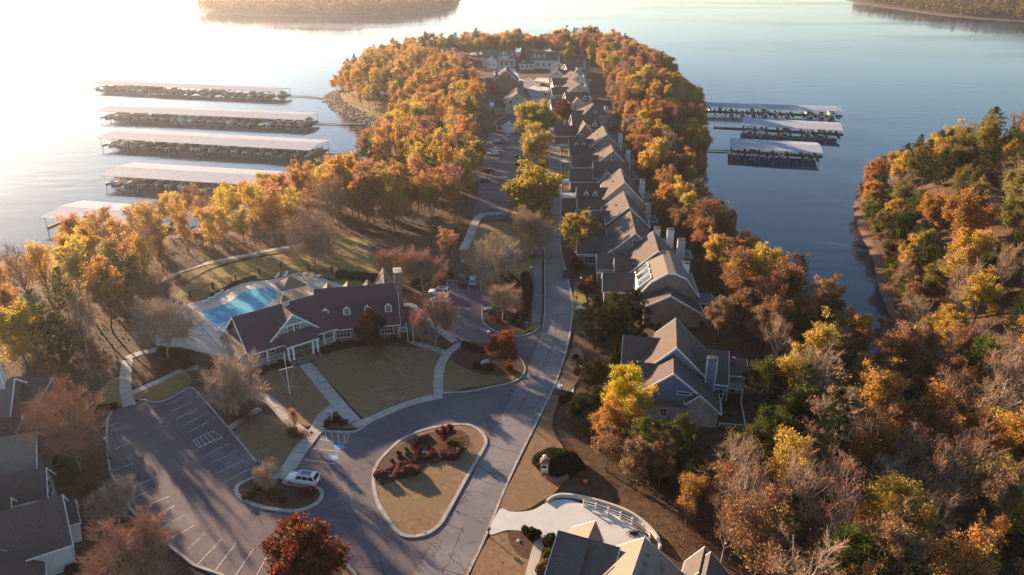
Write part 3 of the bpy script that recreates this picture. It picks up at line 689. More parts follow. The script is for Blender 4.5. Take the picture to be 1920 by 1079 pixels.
# ------------------------------------------------------------------ woods
WOODS = []
def project(x, y, z):
    z -= CAM_H; dep = y*math.cos(PITCH)-z*math.sin(PITCH); up = y*math.sin(PITCH)+z*math.cos(PITCH); dep = max(dep, 1e-3)
    return 960+FPX*x/dep, 539.5-FPX*up/dep, dep
def scatter(poly, spacing, rng, keep=lambda x, y, sd: True, n_try=40000):
    xs = [p[0] for p in poly]; ys = [p[1] for p in poly]; x0, x1, y0, y1 = min(xs), max(xs), min(ys), max(ys)
    n = int((x1-x0)*(y1-y0)/(spacing*spacing)*9); px = rng.uniform(x0, x1, n); py = rng.uniform(y0, y1, n)
    ok = in_poly(px, py, poly) & in_poly(px, py, SHORE); sd = seg_dist(px, py, SHORE); ok &= sd > 1.8
    px, py, sd = px[ok], py[ok], sd[ok]; pts = []; cell = {}
    for x, y, s in zip(px, py, sd):
        sp = spacing*(1+.25*math.sin(x*.13)*math.cos(y*.11)); cx, cy_ = int(x/spacing), int(y/spacing); good = True
        for i in (-2,-1,0,1,2):
            for j in (-2,-1,0,1,2):
                for q in cell.get((cx+i, cy_+j), ()):
                    if (q[0]-x)**2+(q[1]-y)**2 < sp*sp: good = False; break
                if not good: break
            if not good: break
        if good and keep(x, y, s): cell.setdefault((cx, cy_), []).append((x, y)); pts.append((x, y, s))
    return pts
LOOK = {'orange': 'orange', 'gold': 'golden', 'yellow': 'bright yellow', 'rust': 'rust red', 'brown': 'brown', 'olive': 'olive', 'green': 'green', 'pine': 'dark green', 'darkpine': 'dark green', 'pinkish': 'pinkish', 'lime': 'yellow green', 'twig': 'leafless tan', 'redtwig': 'leafless reddish', 'paletwig': 'leafless pale'}
ENTRY = []
SKY_L = ([-400,0,40,90,130,170,210,300,400,500,560,620,680,715,735,800,860,900,915], [540,505,480,455,412,398,384,372,345,330,312,300,285,250,215,178,160,105,105])
SKY_T = ([600,640,700,800,850,930,975,1000,1030,1085,1150,1200,1250,1290,1330,1400], [170,118,84,64,58,44,58,70,64,41,60,84,108,165,215,300])
def wood(poly, spacing, mix, seed, marks, keep=lambda x, y, sd: True, smin=.75, smax=1.1, skyline=None):
    """marks: {phrase: (x, y)} - places a viewer can find; each tree is described by the nearest"""
    rng = np.random.default_rng(seed); pr = random.Random(seed); ks = list(mix); w = np.array([mix[k] for k in ks], float); w /= w.sum()
    pts = scatter(poly, spacing, rng, keep); Z = height(np.array([p[0] for p in pts]), np.array([p[1] for p in pts]))
    for (x, y, s), z in zip(pts, Z):
        k = ks[rng.choice(len(ks), p=w)]; form, colr = k.split(':')
        u, v, d = project(x, y, z+10)
        u2, v2, _ = project(x, y, z+5)
        if y < 130 and (1185 < u < 1425 and 600 < v < 800 or 1185 < u2 < 1425 and 600 < v2 < 830): continue   # open ground round the blue house
        if u < -330 or u > 2060 or v > 1330: continue
        n = len([q for q in PROTO if q.startswith(form) and q[len(form):].isdigit()]); key = '%s%d' % (form, rng.integers(n))
        kind = {'pine': 'pine', 'lowpine': 'low pine', 'bare': 'tree', 'wild': 'tree', 'tall': 'slender tree', 'thin': 'sparse tree'}.get(form, 'full tree')
        where = min(marks, key=lambda m: math.hypot(marks[m][0]-x, marks[m][1]-y))
        sc = pr.uniform(smin, smax)*(.72+.28*min(1, s/14)); bare = form in ('bare', 'wild')
        hh = {'tall': 17.5, 'thin': 15.5, 'full': 14.6, 'pine': 17, 'wild': 15.5, 'lowpine': 10}[form]
        cap = False
        for tx, ty, tr in ((-57, 141, 15), (-68, 168, 14), (-50, 170, 10), (-60, 99, 2.5), (-52, 88, 2.5), (-43, 84, 2.5), (-24, 90, 2)):      # the pool terrace and lawn stay sunny: trees there are low or open to the sun
            t = (x-tx)*sdir.x/math.cos(SUN_EL)+(y-ty)*sdir.y/math.cos(SUN_EL); lat = abs((x-tx)*sdir.y-(y-ty)*sdir.x)/math.cos(SUN_EL)
            if t > 0 and lat < tr and z+hh*sc > (t-tr*.3)*math.tan(SUN_EL)*1.05+1: cap = True
        if cap:
            if rng.random() < .32: continue
            form = 'wild' if rng.random() < .3 else 'thin'; colr = {'wild': 'redtwig'}.get(form, colr if colr in ('gold','orange','rust') else 'gold'); bare = form == 'wild'; key = '%s%d' % (form, rng.integers(3)); kind = 'tree' if bare else 'sparse tree'
        if skyline and y > 335: sky_ = SKY_T
        else: sky_ = skyline
        if skyline:
            while sc > .42 and project(x, y, z+hh*sc)[1] < np.interp(u, sky_[0], sky_[1])-6*rng.random(): sc *= .93
            if sc <= .42: continue
        e = plant(key, x, y, sc, 'brown' if bare else colr, 'x', 'trees', rng=pr, twig=colr if bare else 'twig', z=float(z), name='understory_tree' if form == 'full' and sc < .74 else None)  # smaller full-crowned broadleaf trees, named apart by size alone
        fx = rng.uniform(.74, 1.12); e.scale = (sc*fx, sc*fx*rng.uniform(.88,1.12), sc*rng.uniform(.9, 1.08)); ENTRY.append((e, LOOK[colr], kind, where, u, d)); WOODS.append((x, y))
ORD = ['leftmost', 'second from left', 'third from left', 'fourth from left', 'fifth from left', 'sixth from left', 'seventh from left', 'eighth from left', 'ninth from left', 'tenth from left']
def label_woods():
    sets = {}
    for t in ENTRY: sets.setdefault(t[1:4], []).append(t)
    for (look, kind, where), ts in sets.items():
        e0 = '%s %s %s' % (look, kind, where); plural = '%ss' % kind
        n = len(ts)
        if n == 1: ts[0][0]['label'] = '%s %s, the only one %s' % (look, kind, where); ts[0][0]['group'] = 'trees '+where; continue
        ts = sorted(ts, key=lambda t: t[5]); rows = [ts] if n <= 6 else [ts[:n//2], ts[n//2:]] if n <= 14 else [ts[:n//3], ts[n//3:2*n//3], ts[2*n//3:]]
        rn = [''] if len(rows) == 1 else [' nearer', ' farther'] if len(rows) == 2 else [' nearest', ' middle', ' farthest']
        for r, q in zip(rows, rn):
            for i, t in enumerate(sorted(r, key=lambda t: t[4])):
                o = ORD[i] if i < len(ORD) else 'number %d from left' % (i+1)
                if i == len(r)-1 and i > 1: o = 'rightmost'
                t[0]['label'] = '%s of the%s %s %s %s' % (o, q, look, plural, where); t[0]['group'] = 'trees '+where
MARK_L = {'at the left frame edge': (-120,130), 'left of the pool deck': (-88,130), 'below the nearest left dock': (-105,190), 'behind the pool lawn': (-72,190), 'in front of the fourth left dock': (-62,235), 'behind the bare lawn oak': (-38,205), 'beside the lower far parking lot': (-22,230), 'by the left gangways': (-50,290), 'beside the upper far parking lot': (-22,290), 'above the rocky cove': (-45,345), 'behind the grassy cove bank': (-80,410), 'left of the beige townhouse': (-28,380), 'on the left bulge of the peninsula': (-88,465), 'below the tip houses': (-45,460)}
MARK_T = {'behind the leftmost tip house': (-45,575), 'left of the tip houses': (-90,550), 'behind the white tip house': (-8,590), 'behind the three dormer house': (30,580), 'at the right tip shoulder': (90,560), 'right of the far corner houses': (85,480), 'at the widest right shore': (130,470)}
MARK_R = {'behind the far row houses': (60,400), 'near the far right gangway': (95,380), 'behind the bend of the street': (60,320), 'near the middle right gangway': (75,300), 'behind the sage house': (52,235), 'behind the brick house': (52,170), 'by the inlet mouth': (58,195), 'behind the blue house': (56,125), 'at the inlet head': (72,135)}
MARK_E = {'at the tip of the right point': (135,258), 'on the right point bank': (108,205), 'on the right point crest': (150,215), 'at the right frame edge': (160,165), 'right of the inlet head': (98,145), 'above the ravine head': (100,110)}
MARK_B = {'below the blue house': (38,92), 'right of the driveway fence': (32,72), 'in the dark ravine': (48,80), 'beside the ravine head': (68,112), 'on the right ravine slope': (75,80), 'in the lower right corner': (60,55), 'at the lower right edge': (95,85)}
Wl = [(-230,70),(-150,95)] + GL([(60,740),(150,700),(205,680),(225,650),(255,600),(262,560),(300,525),(345,503),(430,478),(540,457),(650,440),(745,436),(830,425),(872,410)]) + [(-13,215),(-13.5,250),(-13,305),(-14,345)] + [(-17,380),(-22,420),(-30,470),(-55,500),(-75,520),(-110,540),(-140,480),(-100,360),(-75,330),(-90,250),(-160,215),(-230,160)]
wood(Wl, 7.4, {'full:orange': 1.6, 'full:gold': 2.2, 'tall:gold': 4.6, 'tall:orange': 3.4, 'thin:rust': 2.4, 'thin:orange': 2.6, 'thin:gold': 3, 'thin:pinkish': 1.4, 'full:rust': 1.2, 'tall:olive': 1.6, 'pine:pine': 1.0, 'wild:redtwig': 1.0, 'full:olive': .6}, 11, MARK_L, smin=.85, smax=1.12, skyline=(SKY_L[0][:13]+[700,760,830,900,960], SKY_L[1][:13]+[84,72,60,50,50]),
     keep=lambda x, y, s: not (y > 352 and x < -57 and s < 10 and y < 455) and not (-112 < x < -58 and 100 < y < 158 and math.sin(x*12.9+y*7.3) < -.25))
tip = [(-110,520),(-70,520),(-50,548),(-10,548),(30,545),(60,520),(56,480),(60,430),(160,430),(170,560),(90,650),(-40,650),(-120,600)]
wood(tip, 8.0, {'full:gold': 2, 'full:orange': 3, 'full:olive': 2, 'thin:pinkish': 2, 'full:brown': 1.5, 'pine:pine': 1.2, 'tall:rust': 1}, 12, MARK_T, smin=.9, smax=1.25, skyline=SKY_T)
Wr = [(54,430),(50,380),(48,340),(46,290),(44,250),(42.5,222),(42,190),(44,165),(42.5,138),(42,120),(44,104),(60,96),(90,128),(100,150),(95,260),(170,430)]
wood(Wr, 7.0, {'full:gold': 1.4, 'full:orange': 1.8, 'full:brown': 1.2, 'tall:gold': 1.4, 'tall:orange': 1.4, 'thin:rust': 2, 'tall:rust': 1.5, 'full:yellow': .8, 'pine:pine': .6, 'wild:twig': 1.6, 'full:rust': 1}, 13, MARK_R, smin=.72, smax=1.0)
We = GL([(1710,690),(1660,650)]) + [(80,128),(84,140),(92,168),(106,214),(131,262),(160,280),(215,285),(300,262),(300,150),(250,120),(180,90),(120,70),(85,95),(80,120)]
wood(We, 6.9, {'full:gold': 1.2, 'full:olive': 1.8, 'full:green': .8, 'tall:olive': 1.6, 'tall:gold': 1, 'pine:pine': 4.0, 'lowpine:pine': 2.0, 'wild:twig': 1.6, 'thin:orange': 1.2, 'full:orange': 1.2}, 14, MARK_E, smin=.8, smax=1.1)
Wb = [(80,120),(85,95),(120,70),(180,90),(200,60),(120,20),(75,20),(40,24),(27,40),(26,58),(27.5,72),(31,86),(36,97),(44,104),(60,96),(78,122)]
wood(Wb, 5.5, {'wild:twig': 3.6, 'wild:paletwig': 1.6, 'wild:redtwig': 3.0, 'tall:brown': 2.0, 'thin:gold': 1.2, 'thin:orange': 1.6, 'full:orange': .9, 'thin:rust': 1.6, 'full:gold': .7, 'pine:darkpine': 1.6, 'full:green': .5}, 15, MARK_B, smin=.7, smax=.98)

# undergrowth: low saplings, brambles and fallen leaves nobody could count
def undergrowth(polys, n, seed):
    rng = np.random.default_rng(seed); out = []
    for poly in polys:
        xs = [p[0] for p in poly]; ys = [p[1] for p in poly]; A = abs(sum(poly[i][0]*poly[(i+1) % len(poly)][1]-poly[(i+1) % len(poly)][0]*poly[i][1] for i in range(len(poly))))/2
        k = int(A*n); bx = (max(xs)-min(xs))*(max(ys)-min(ys)); px = rng.uniform(min(xs), max(xs), int(k*bx/A)); py = rng.uniform(min(ys), max(ys), len(px))
        f = in_poly(px, py, poly) & in_poly(px, py, SHORE) & (seg_dist(px, py, SHORE) > 1.2); px, py = px[f], py[f]
        dens = np.sin(px*.45+3*np.sin(py*.21))*np.cos(py*.4+2*np.sin(px*.17)); f = dens > rng.uniform(-1.1, .9, len(px)); px, py, dens = px[f], py[f], dens[f]
        z = height(px, py)+rng.uniform(.05, 1, len(px))**1.7*(1.1+2.6*np.clip(dens, 0, 1)); out.append(np.stack([px, py, z], 1))
    C = np.concatenate(out); V, F = leaves(C, .17, rng, .65, .2); me = quads_mesh('undergrowth', V, F, MT['leaf'])
    o = bpy.data.objects.new('undergrowth', me); COL.objects.link(o); o.color = (.165,.08,.035,1); stuff(o, 'low rust coloured undergrowth on the woodland floor', 'undergrowth'); return o
edge = GL([(262,556),(300,523),(345,501),(430,476),(540,455),(650,438),(745,434),(830,423),(872,408)]); edge2 = [(p[0]-6, p[1]+15) for p in edge[::-1]]
wood(edge+edge2, 5.6, {'tall:gold': 1.6, 'tall:orange': 1.6, 'thin:gold': 2.6, 'thin:rust': 2.5, 'thin:orange': 2.6, 'wild:redtwig': 1.6}, 16, MARK_L, smin=.66, smax=.9, skyline=(SKY_L[0][:13]+[700,760,830,900,960], SKY_L[1][:13]+[84,72,60,50,50]))
bw = GL([(1120,890),(1180,915),(1240,925),(1330,890),(1390,890),(1350,1000),(1300,1000),(1240,962),(1190,945),(1130,925)], -2)
wood(bw, 3.6, {'thin:rust': 2, 'full:brown': 1.2, 'pine:darkpine': 1.6, 'full:green': 1.0, 'wild:twig': 1.0}, 22, {'below the pine pair': (20,84), 'right of the driveway fence': (27,76), 'below the blue house': (30,88)}, smin=.4, smax=.6)
dk = GL([(1335,840),(1440,790),(1500,880),(1490,1000),(1470,1120),(1340,1120),(1320,1000)], -4)
wood(dk, 4.6, {'pine:darkpine': 3, 'full:green': 1.6, 'thin:rust': 1.2, 'wild:redtwig': .8}, 23, MARK_B, smin=.5, smax=.72)
wood([(44.5,150),(44.5,190),(45,250),(46,300),(48,340),(50,380),(54,430),(61,430),(55,340),(52,290),(51,250),(50,200),(52,150)], 5.0, {'thin:rust': 2.5, 'full:brown': 2, 'tall:rust': 1.5, 'thin:orange': 1, 'pine:darkpine': .7}, 24, MARK_R, smin=.52, smax=.72)
def shore_strip(i0, i1, d=5):
    q = [p for p in SHORE if i0(p)]; return q+[(p[0]+i1[0]*d, p[1]+i1[1]*d) for p in q[::-1]]
wood(shore_strip(lambda p: 82 < p[0] < 160 and 136 < p[1] < 280, (1, -.4), 7), 4.2, {'full:green': 3, 'full:olive': 2.2, 'full:brown': 2, 'thin:rust': 1.5, 'pine:pine': 1}, 17, MARK_E, smin=.5, smax=.75)
wood(shore_strip(lambda p: p[0] > 60 and 170 < p[1] < 420 and p[0] < 112, (-1, 0), 6), 5.2, {'full:brown': 2, 'full:orange': 1.5, 'thin:rust': 2, 'full:gold': 1.5, 'tall:olive': 1}, 18, MARK_R, smin=.55, smax=.8)
wood(shore_strip(lambda p: p[0] > 80 and 400 < p[1] < 640, (-1, -.2), 9), 6.5, {'full:brown': 2, 'full:orange': 2, 'full:gold': 1.5, 'tall:olive': 1, 'pine:pine': .8}, 19, MARK_T, smin=.7, smax=.95, skyline=SKY_T)
label_woods()
undergrowth([Wl, Wr, Wb, We, bw, Wb], 4.2, 21)

# far shores
def far_wood(key, seed, col, spacing=8.5, leafn=70):
    poly = FAR[key]; f = far_h(poly); rng = np.random.default_rng(seed); xs = [p[0] for p in poly]; ys = [p[1] for p in poly]
    g = struct(grid_mesh('far_shore', np.linspace(min(xs)-40, max(xs)+40, 60), np.linspace(min(ys)-40, max(ys)+40, 70), f, MT['litter']))
    yc = min(ys); ny = min(520, max(ys)-yc); n = int((max(xs)-min(xs))*ny/(spacing**2)); px = rng.uniform(min(xs), max(xs), n); py = rng.uniform(yc, yc+ny, n)
    ok = in_poly(px, py, poly) & (seg_dist(px, py, poly) > 7); px, py = px[ok], py[ok]; z = f(px, py); h = rng.uniform(11, 19, len(px)); r = rng.uniform(3.2, 5.2, len(px))
    k = np.repeat(np.arange(len(px)), leafn); D = rng.normal(size=(len(k), 3)); D /= np.linalg.norm(D, axis=1, keepdims=True); rad = rng.uniform(.7, 1.05, len(k))
    C = np.stack([px[k]+D[:,0]*r[k]*rad, py[k]+D[:,1]*r[k]*rad, z[k]+h[k]*.58+D[:,2]*h[k]*.42*rad], 1)
    V, F = leaves(C, 1.15, rng, .7, .3); me = quads_mesh('far_wood', V, F, MT['leaf']); o = bpy.data.objects.new('far_wood', me); COL.objects.link(o); o.color = (*col, 1)
    lab = {'west': 'hazy brown wood on the far shore at upper left', 'east': 'olive and brown wood on the far shore at upper right', 'north_west': 'faint wood on the farthest shore beyond the left marina'}[key]
    stuff(o, lab, 'wood')
far_wood('west', 31, (.15,.075,.04)); far_wood('east', 32, (.15,.11,.035))
# ------------------------------------------------------------------ buildings
def roofmat(name, a, b, c):
    m = mat(name, a, b, 4.5, .9, .5, 9, c3=c, scale3=.9, lo=.3, hi=.7)
    nt = m.node_tree; n = nt.nodes; L = nt.links.new; p = n['Principled BSDF']; old = p.inputs['Base Color'].links[0].from_socket   # shingle courses follow the contour of the slope
    g = n.new('ShaderNodeNewGeometry'); w = n.new('ShaderNodeTexWave'); w.bands_direction = 'Z'; w.wave_profile = 'SAW'; w.inputs['Scale'].default_value = 2.1; w.inputs['Distortion'].default_value = .4; L(g.outputs['Position'], w.inputs['Vector'])
    r = n.new('ShaderNodeMapRange'); r.inputs[3].default_value = .84; r.inputs[4].default_value = 1.08; L(w.outputs['Fac'], r.inputs[0])
    h = n.new('ShaderNodeHueSaturation'); L(old, h.inputs['Color']); L(r.outputs[0], h.inputs['Value']); L(h.outputs[0], p.inputs['Base Color']); return m
MT['roof_plum'] = roofmat('roof_plum', (.07,.036,.048), (.108,.06,.074), (.085,.047,.059))
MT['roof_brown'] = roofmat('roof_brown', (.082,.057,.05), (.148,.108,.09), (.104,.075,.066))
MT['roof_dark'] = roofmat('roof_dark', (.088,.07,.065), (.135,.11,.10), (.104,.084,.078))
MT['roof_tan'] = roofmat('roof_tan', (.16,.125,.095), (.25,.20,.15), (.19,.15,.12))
MT['roof_grey'] = roofmat('roof_grey', (.11,.105,.105), (.17,.16,.155), (.13,.125,.125))
def siding(name, c): return mat(name, c, tuple(v*.88 for v in c), .8, .7, wave=('Z', 2.4, .03))
MT['siding_blue'] = siding('siding_blue', (.17,.195,.28)); MT['siding_taupe'] = siding('siding_taupe', (.29,.245,.215)); MT['siding_sage'] = siding('siding_sage', (.33,.345,.32))
MT['siding_cream'] = siding('siding_cream', (.48,.40,.28)); MT['siding_white'] = siding('siding_white', (.62,.62,.60)); MT['siding_grey'] = siding('siding_grey', (.30,.29,.30)); MT['siding_red'] = siding('siding_red', (.26,.115,.085)); MT['siding_brown'] = siding('siding_brown', (.21,.14,.115)); MT['siding_green'] = siding('siding_green', (.23,.24,.19))
class House:
    def __init__(s, name, label, x, y, yaw, z=0.0, cat='house'):
        s.root = thing(name, label, cat, (x, y, z), R(yaw)); s.wall = 'siding_taupe'; s.roof = 'roof_brown'
    def prof(s, cross, a0, a1, ridge, name, m, parent=None):
        """solid with a cross-section (list of (c, z)) extruded along the ridge axis from a0 to a1"""
        n = len(cross); vs = [(c, a, z) if ridge == 'y' else (a, c, z) for a in (a0, a1) for c, z in cross]
        return MB().add(vs, [tuple(range(n)), tuple(range(n, 2*n))[::-1]]+[(k, (k+1) % n, n+(k+1) % n, n+k) for k in range(n)]).build(name, m, parent or s.root)
    def gable(s, x0, x1, y0, y1, z0, line, ridge='y', wall=None, roof=None, o=.4, trim='white', ends=(1,1), gut=True, over=None):
        """line: roof line across the block, [(c, z), ...] from eave to eave, c in block units; walls rise to it"""
        wall = wall or s.wall; roof = roof or s.roof
        a0, a1 = (y0, y1) if ridge == 'y' else (x0, x1)
        cl = [(c, z-.10) for c, z in line]; s.prof([(cl[0][0], z0)]+cl+[(cl[-1][0], z0)], a0, a1, ridge, 'wall', wall)
        def ext(p, q, d): 
            dx, dz = p[0]-q[0], p[1]-q[1]; l = abs(dx) or 1; return (p[0]+dx/l*d, p[1]+dz/l*d)
        ln = [ext(line[0], line[1], o)]+list(line[1:-1])+[ext(line[-1], line[-2], o)]
        th = .17
        b0, b1 = a0-(o if ends[0] else 0), a1+(o if ends[1] else 0)
        s.prof([(c, z+.02) for c, z in ln]+[(c, z-th) for c, z in ln[::-1]], b0, b1, ridge, 'roof', roof)
        if trim:
            for on, e, sg in ((ends[0], b0, -1), (ends[1], b1, 1)):
                if on: s.prof([(c, z+.035) for c, z in ln]+[(c, z-.34) for c, z in ln[::-1]], e+sg*.002, e+sg*.08, ridge, 'rake_board', trim)
            if gut:
                for (c, z), sg in ((ln[0], -1), (ln[-1], 1)):
                    sg = 1 if c > (ln[0][0]+ln[-1][0])/2 else -1
                    cc = sorted((c+sg*.003, c+sg*.13)); b = MB()
                    b.box(cc[0], cc[1], b0, b1, z-.2, z+.0) if ridge == 'y' else b.box(b0, b1, cc[0], cc[1], z-.2, z)
                    b.build('gutter', trim, s.root)
    def sym(s, x0, x1, y0, y1, z0, ze, zr, ridge='y', off=.5, **k):
        c0, c1 = (x0, x1) if ridge == 'y' else (y0, y1)
        s.gable(x0, x1, y0, y1, z0, [(c0, ze), (c0+(c1-c0)*off, zr), (c1, ze)], ridge, **k)
    def hip(s, x0, x1, y0, y1, z0, ze, zr, wall=None, roof=None, o=.45, ins=None, walls=True):
        wall = wall or s.wall; roof = roof or s.roof
        if walls: MB().box(x0, x1, y0, y1, z0, ze-.05).build('wall', wall, s.root)
        X0, X1, Y0, Y1 = x0-o, x1+o, y0-o, y1+o; w, d = X1-X0, Y1-Y0; e = ze-.2
        if w >= d: q = d/2 if ins is None else ins; r = [(X0+q, (Y0+Y1)/2, zr), (X1-q, (Y0+Y1)/2, zr)]; F = [(4,5,9,8), (5,6,9), (6,7,8,9), (7,4,8)]
        else: q = w/2 if ins is None else ins; r = [((X0+X1)/2, Y0+q, zr), ((X0+X1)/2, Y1-q, zr)]; F = [(4,5,8), (5,6,9,8), (6,7,9), (7,4,8,9)]
        vs = [(X0,Y0,e),(X1,Y0,e),(X1,Y1,e),(X0,Y1,e),(X0,Y0,e+.2),(X1,Y0,e+.2),(X1,Y1,e+.2),(X0,Y1,e+.2)]+r
        MB().add(vs, [(3,2,1,0),(0,1,5,4),(1,2,6,5),(2,3,7,6),(3,0,4,7)]+F).build('roof', roof, s.root)
        MB().sweep([(X0,Y0),(X1,Y0),(X1,Y1),(X0,Y1)], .1, e+.0, e+.18, True, -.06).build('gutter', 'white', s.root)
    def window(s, x, y, z, ang, w=1.1, h=1.5, cols=2, rows=2, m='white', parent=None, shut=None):
        par = parent or s.root; f = MB(); t = .11
        f.box(-w/2-t, w/2+t, -.05, .07, -h/2-t, -h/2); f.box(-w/2-t, w/2+t, -.05, .07, h/2, h/2+t); f.box(-w/2-t, -w/2, -.05, .07, -h/2, h/2); f.box(w/2, w/2+t, -.05, .07, -h/2, h/2)
        for i in range(1, cols): q = -w/2+w*i/cols; f.box(q-.03, q+.03, -.04, .05, -h/2, h/2)
        for i in range(1, rows): q = -h/2+h*i/rows; f.box(-w/2, w/2, -.04, .045, q-.03, q+.03)
        o = f.build('window', m, par); o.location = (x, y, z); o.rotation_euler = (0, 0, R(ang)+R(90) if False else R(ang-90))
        p = MB().box(-w/2, w/2, -.03, .02, -h/2, h/2).build('pane', 'glass', o if parent is None else par)
        if parent is not None: p.location = (x, y, z); p.rotation_euler = o.rotation_euler
        if shut:
            for sg in (-1, 1):
                q = MB().box(-.22, .22, 0, .06, -h/2-.05, h/2+.05).build('shutter', shut, s.root); ca = R(ang-90); dx = sg*(w/2+t+.26)
                q.location = (x+dx*math.cos(ca), y+dx*math.sin(ca), z); q.rotation_euler = (0, 0, ca)
        return o
    def door(s, x, y, z, ang, w=1.0, h=2.1, m='siding_brown'):
        o = MB().box(-w/2, w/2, -.04, .06, 0, h).build('door', m, s.root); o.location = (x, y, z); o.rotation_euler = (0,0,R(ang-90))
        MB().box(w/2-.15, w/2-.08, .062, .12, h*.45, h*.5).build('handle', 'steel', o)
        f = MB(); f.box(-w/2-.12, -w/2-.002, -.03, .09, 0, h+.12); f.box(w/2+.002, w/2+.12, -.03, .09, 0, h+.12); f.box(-w/2, w/2, -.03, .09, h+.002, h+.12); f.build('door_frame', 'white', o); return o
    def garage(s, x, y, ang, w=2.6, h=2.2, z=0, m='white'):
        o = MB().box(-w/2, w/2, -.04, .05, 0, h).build('garage_door', m, s.root); o.location = (x, y, z); o.rotation_euler = (0,0,R(ang-90))
        for i in range(4): MB().box(-w/2+.08, w/2-.08, .052, .075, .06+i*h/4, h/4*(i+1)-.06).build('panel', m, o)
        return o
    def chimney(s, x, y, z0, z1, w=1.2, d=.8, m='siding_white', cap='roof_dark', trim=True):
        o = MB().box(x-w/2, x+w/2, y-d/2, y+d/2, z0, z1).build('chimney', m, s.root)
        MB().box(x-w/2-.1, x+w/2+.1, y-d/2-.1, y+d/2+.1, z1, z1+.16).build('cap', cap, o)
        for i in (-1, 1): MB().cyl(x+i*w*.22, y, z1+.16, z1+.5, .14, .12, 8).build('flue', cap, o)
        if trim and m.startswith('siding'):
            for sx in (-1, 1):
                for sy in (-1, 1): MB().box(x+sx*w/2-.07+sx*.012, x+sx*w/2+.07+sx*.012, y+sy*d/2-.07+sy*.012, y+sy*d/2+.07+sy*.012, z0, z1-.004).build('corner_board', 'white', o)
        return o
    def dormer(s, x, y, z, ang, w=1.5, h=1.5, depth=2.6, roof=None, wall='white', rise=.65):
        """small gabled dormer; (x, y, z) is the foot of its front face"""
        roof = roof or s.roof; W = w/2
        o = MB().add([(-W,0,0),(W,0,0),(W,0,h),(0,0,h+rise-.05),(-W,0,h),(-W,-depth,0),(W,-depth,0),(W,-depth,h),(0,-depth,h+rise-.05),(-W,-depth,h)], [(0,1,2,3,4),(9,8,7,6,5),(0,5,6,1),(1,6,7,2),(4,9,5,0),(2,7,8,3),(3,8,9,4)]).build('dormer', wall, s.root)
        o.location = (x, y, z); o.rotation_euler = (0,0,R(ang-90)); q = .16; sl = rise/W
        r = [(-W-q, h-sl*q), (0, h+rise), (W+q, h-sl*q), (W+q, h-sl*q-.1), (0, h+rise-.1), (-W-q, h-sl*q-.1)]
        vs = [(c, a, zz) for a in (.18, -depth-.3) for c, zz in r]; MB().add(vs, [tuple(range(6)), tuple(range(6,12))[::-1]]+[(k,(k+1)%6,6+(k+1)%6,6+k) for k in range(6)]).build('dormer_roof', roof, o)
        s.window(0, .02, h*.5+.02, 90, w*.55, h*.72, 2, 2, 'white', o); return o
    def part(s, name, m, mb, parent=None): return mb.build(name, m, parent or s.root)
    def column(s, x, y, z0, z1, w=.3, m='white'):
        b = MB().box(x-w/2, x+w/2, y-w/2, y+w/2, z0, z1); o = b.build('column', m, s.root)
        MB().box(x-w*.72, x+w*.72, y-w*.72, y+w*.72, z0, z0+.22).build('base', m, o); MB().box(x-w*.7, x+w*.7, y-w*.7, y+w*.7, z1-.2, z1-.002).build('capital', m, o); return o
    def railing(s, p, q, z, h=.95, m='white', step=.22):
        """rails with balusters between two points; p, q = (x, y) or (x, y, dz)"""
        p = (*p, 0)[:3]; q = (*q, 0)[:3]; P = Vector((p[0], p[1], z+p[2])); Q = Vector((q[0], q[1], z+q[2])); L = (Q-P).length
        o = MB().bar(P+Vector((0,0,h)), Q+Vector((0,0,h)), .09, .08).build('railing', m, s.root)
        MB().bar(P+Vector((0,0,.12)), Q+Vector((0,0,.12)), .07, .07).build('bottom_rail', m, o)
        b = MB(); n = max(2, int(L/step))
        for i in range(1, n): c = P+(Q-P)*(i/n); b.bar(c+Vector((0,0,.12)), c+Vector((0,0,h)), .045)
        k = b.build('balusters', m, o); k['kind'] = 'stuff'
        for c in (P, Q): MB().bar(c, c+Vector((0,0,h+.15)), .13).build('newel', m, o)
        return o

# ---- clubhouse: two wings meeting at an angle, shaded porch, cupola, dormers
c1 = House('clubhouse', 'long clubhouse with dark plum shingle roof, white dormers and columned porch beside the pool', -46.5, 115.9, 38, cat='building')
s = c1; s.roof = 'roof_plum'; s.wall = 'siding_brown'
LN = [(-.35, 3.45), (5.85, 8.6), (12.05, 3.45)]
s.prof([(c, z+.02) for c, z in LN]+[(c, z-.17) for c, z in LN[::-1]], -.4, 17.5, 'x', 'roof', 'roof_plum')
s.prof([(c, z+.035) for c, z in LN]+[(c, z-.34) for c, z in LN[::-1]], -.48, -.402, 'x', 'rake_board', 'white')
s.prof([(.3, 3.35), (5.85, 8.4), (11.4, 3.35)], .5, .9, 'x', 'gable_wall', 'siding_grey')
MB().box(-.4, 6.0, -.5, -.36, 3.28, 3.46).build('gutter', 'white', s.root); MB().box(12.5, 16.6, -.5, -.36, 3.28, 3.46).build('gutter', 'white', s.root)
MB().box(.6, 18, 2.3, 11.2, -.1, 3.4).build('wall', 'siding_brown', s.root)
MB().box(.2, 16.5, .25, 2.29, -.1, .6).build('porch_floor', 'pale_brick', s.root)
MB().box(6.4, 12.0, -1.7, .24, -.1, .58).build('entry_floor', 'stone', s.root)
MB().box(0, 6.3, .12, .36, 3.12, 3.38).build('porch_beam', 'white', s.root); MB().box(12.1, 16.2, .12, .36, 3.12, 3.38).build('porch_beam', 'white', s.root)
for x in (.35, 3.2, 14.2, 16.2): s.column(x, .45, .6, 3.13, .28)
for a, b in ((.4, 3.1), (3.3, 6.3), (12.2, 14.1), (14.3, 16.1)): s.railing((a, .45), (b, .45), .6)
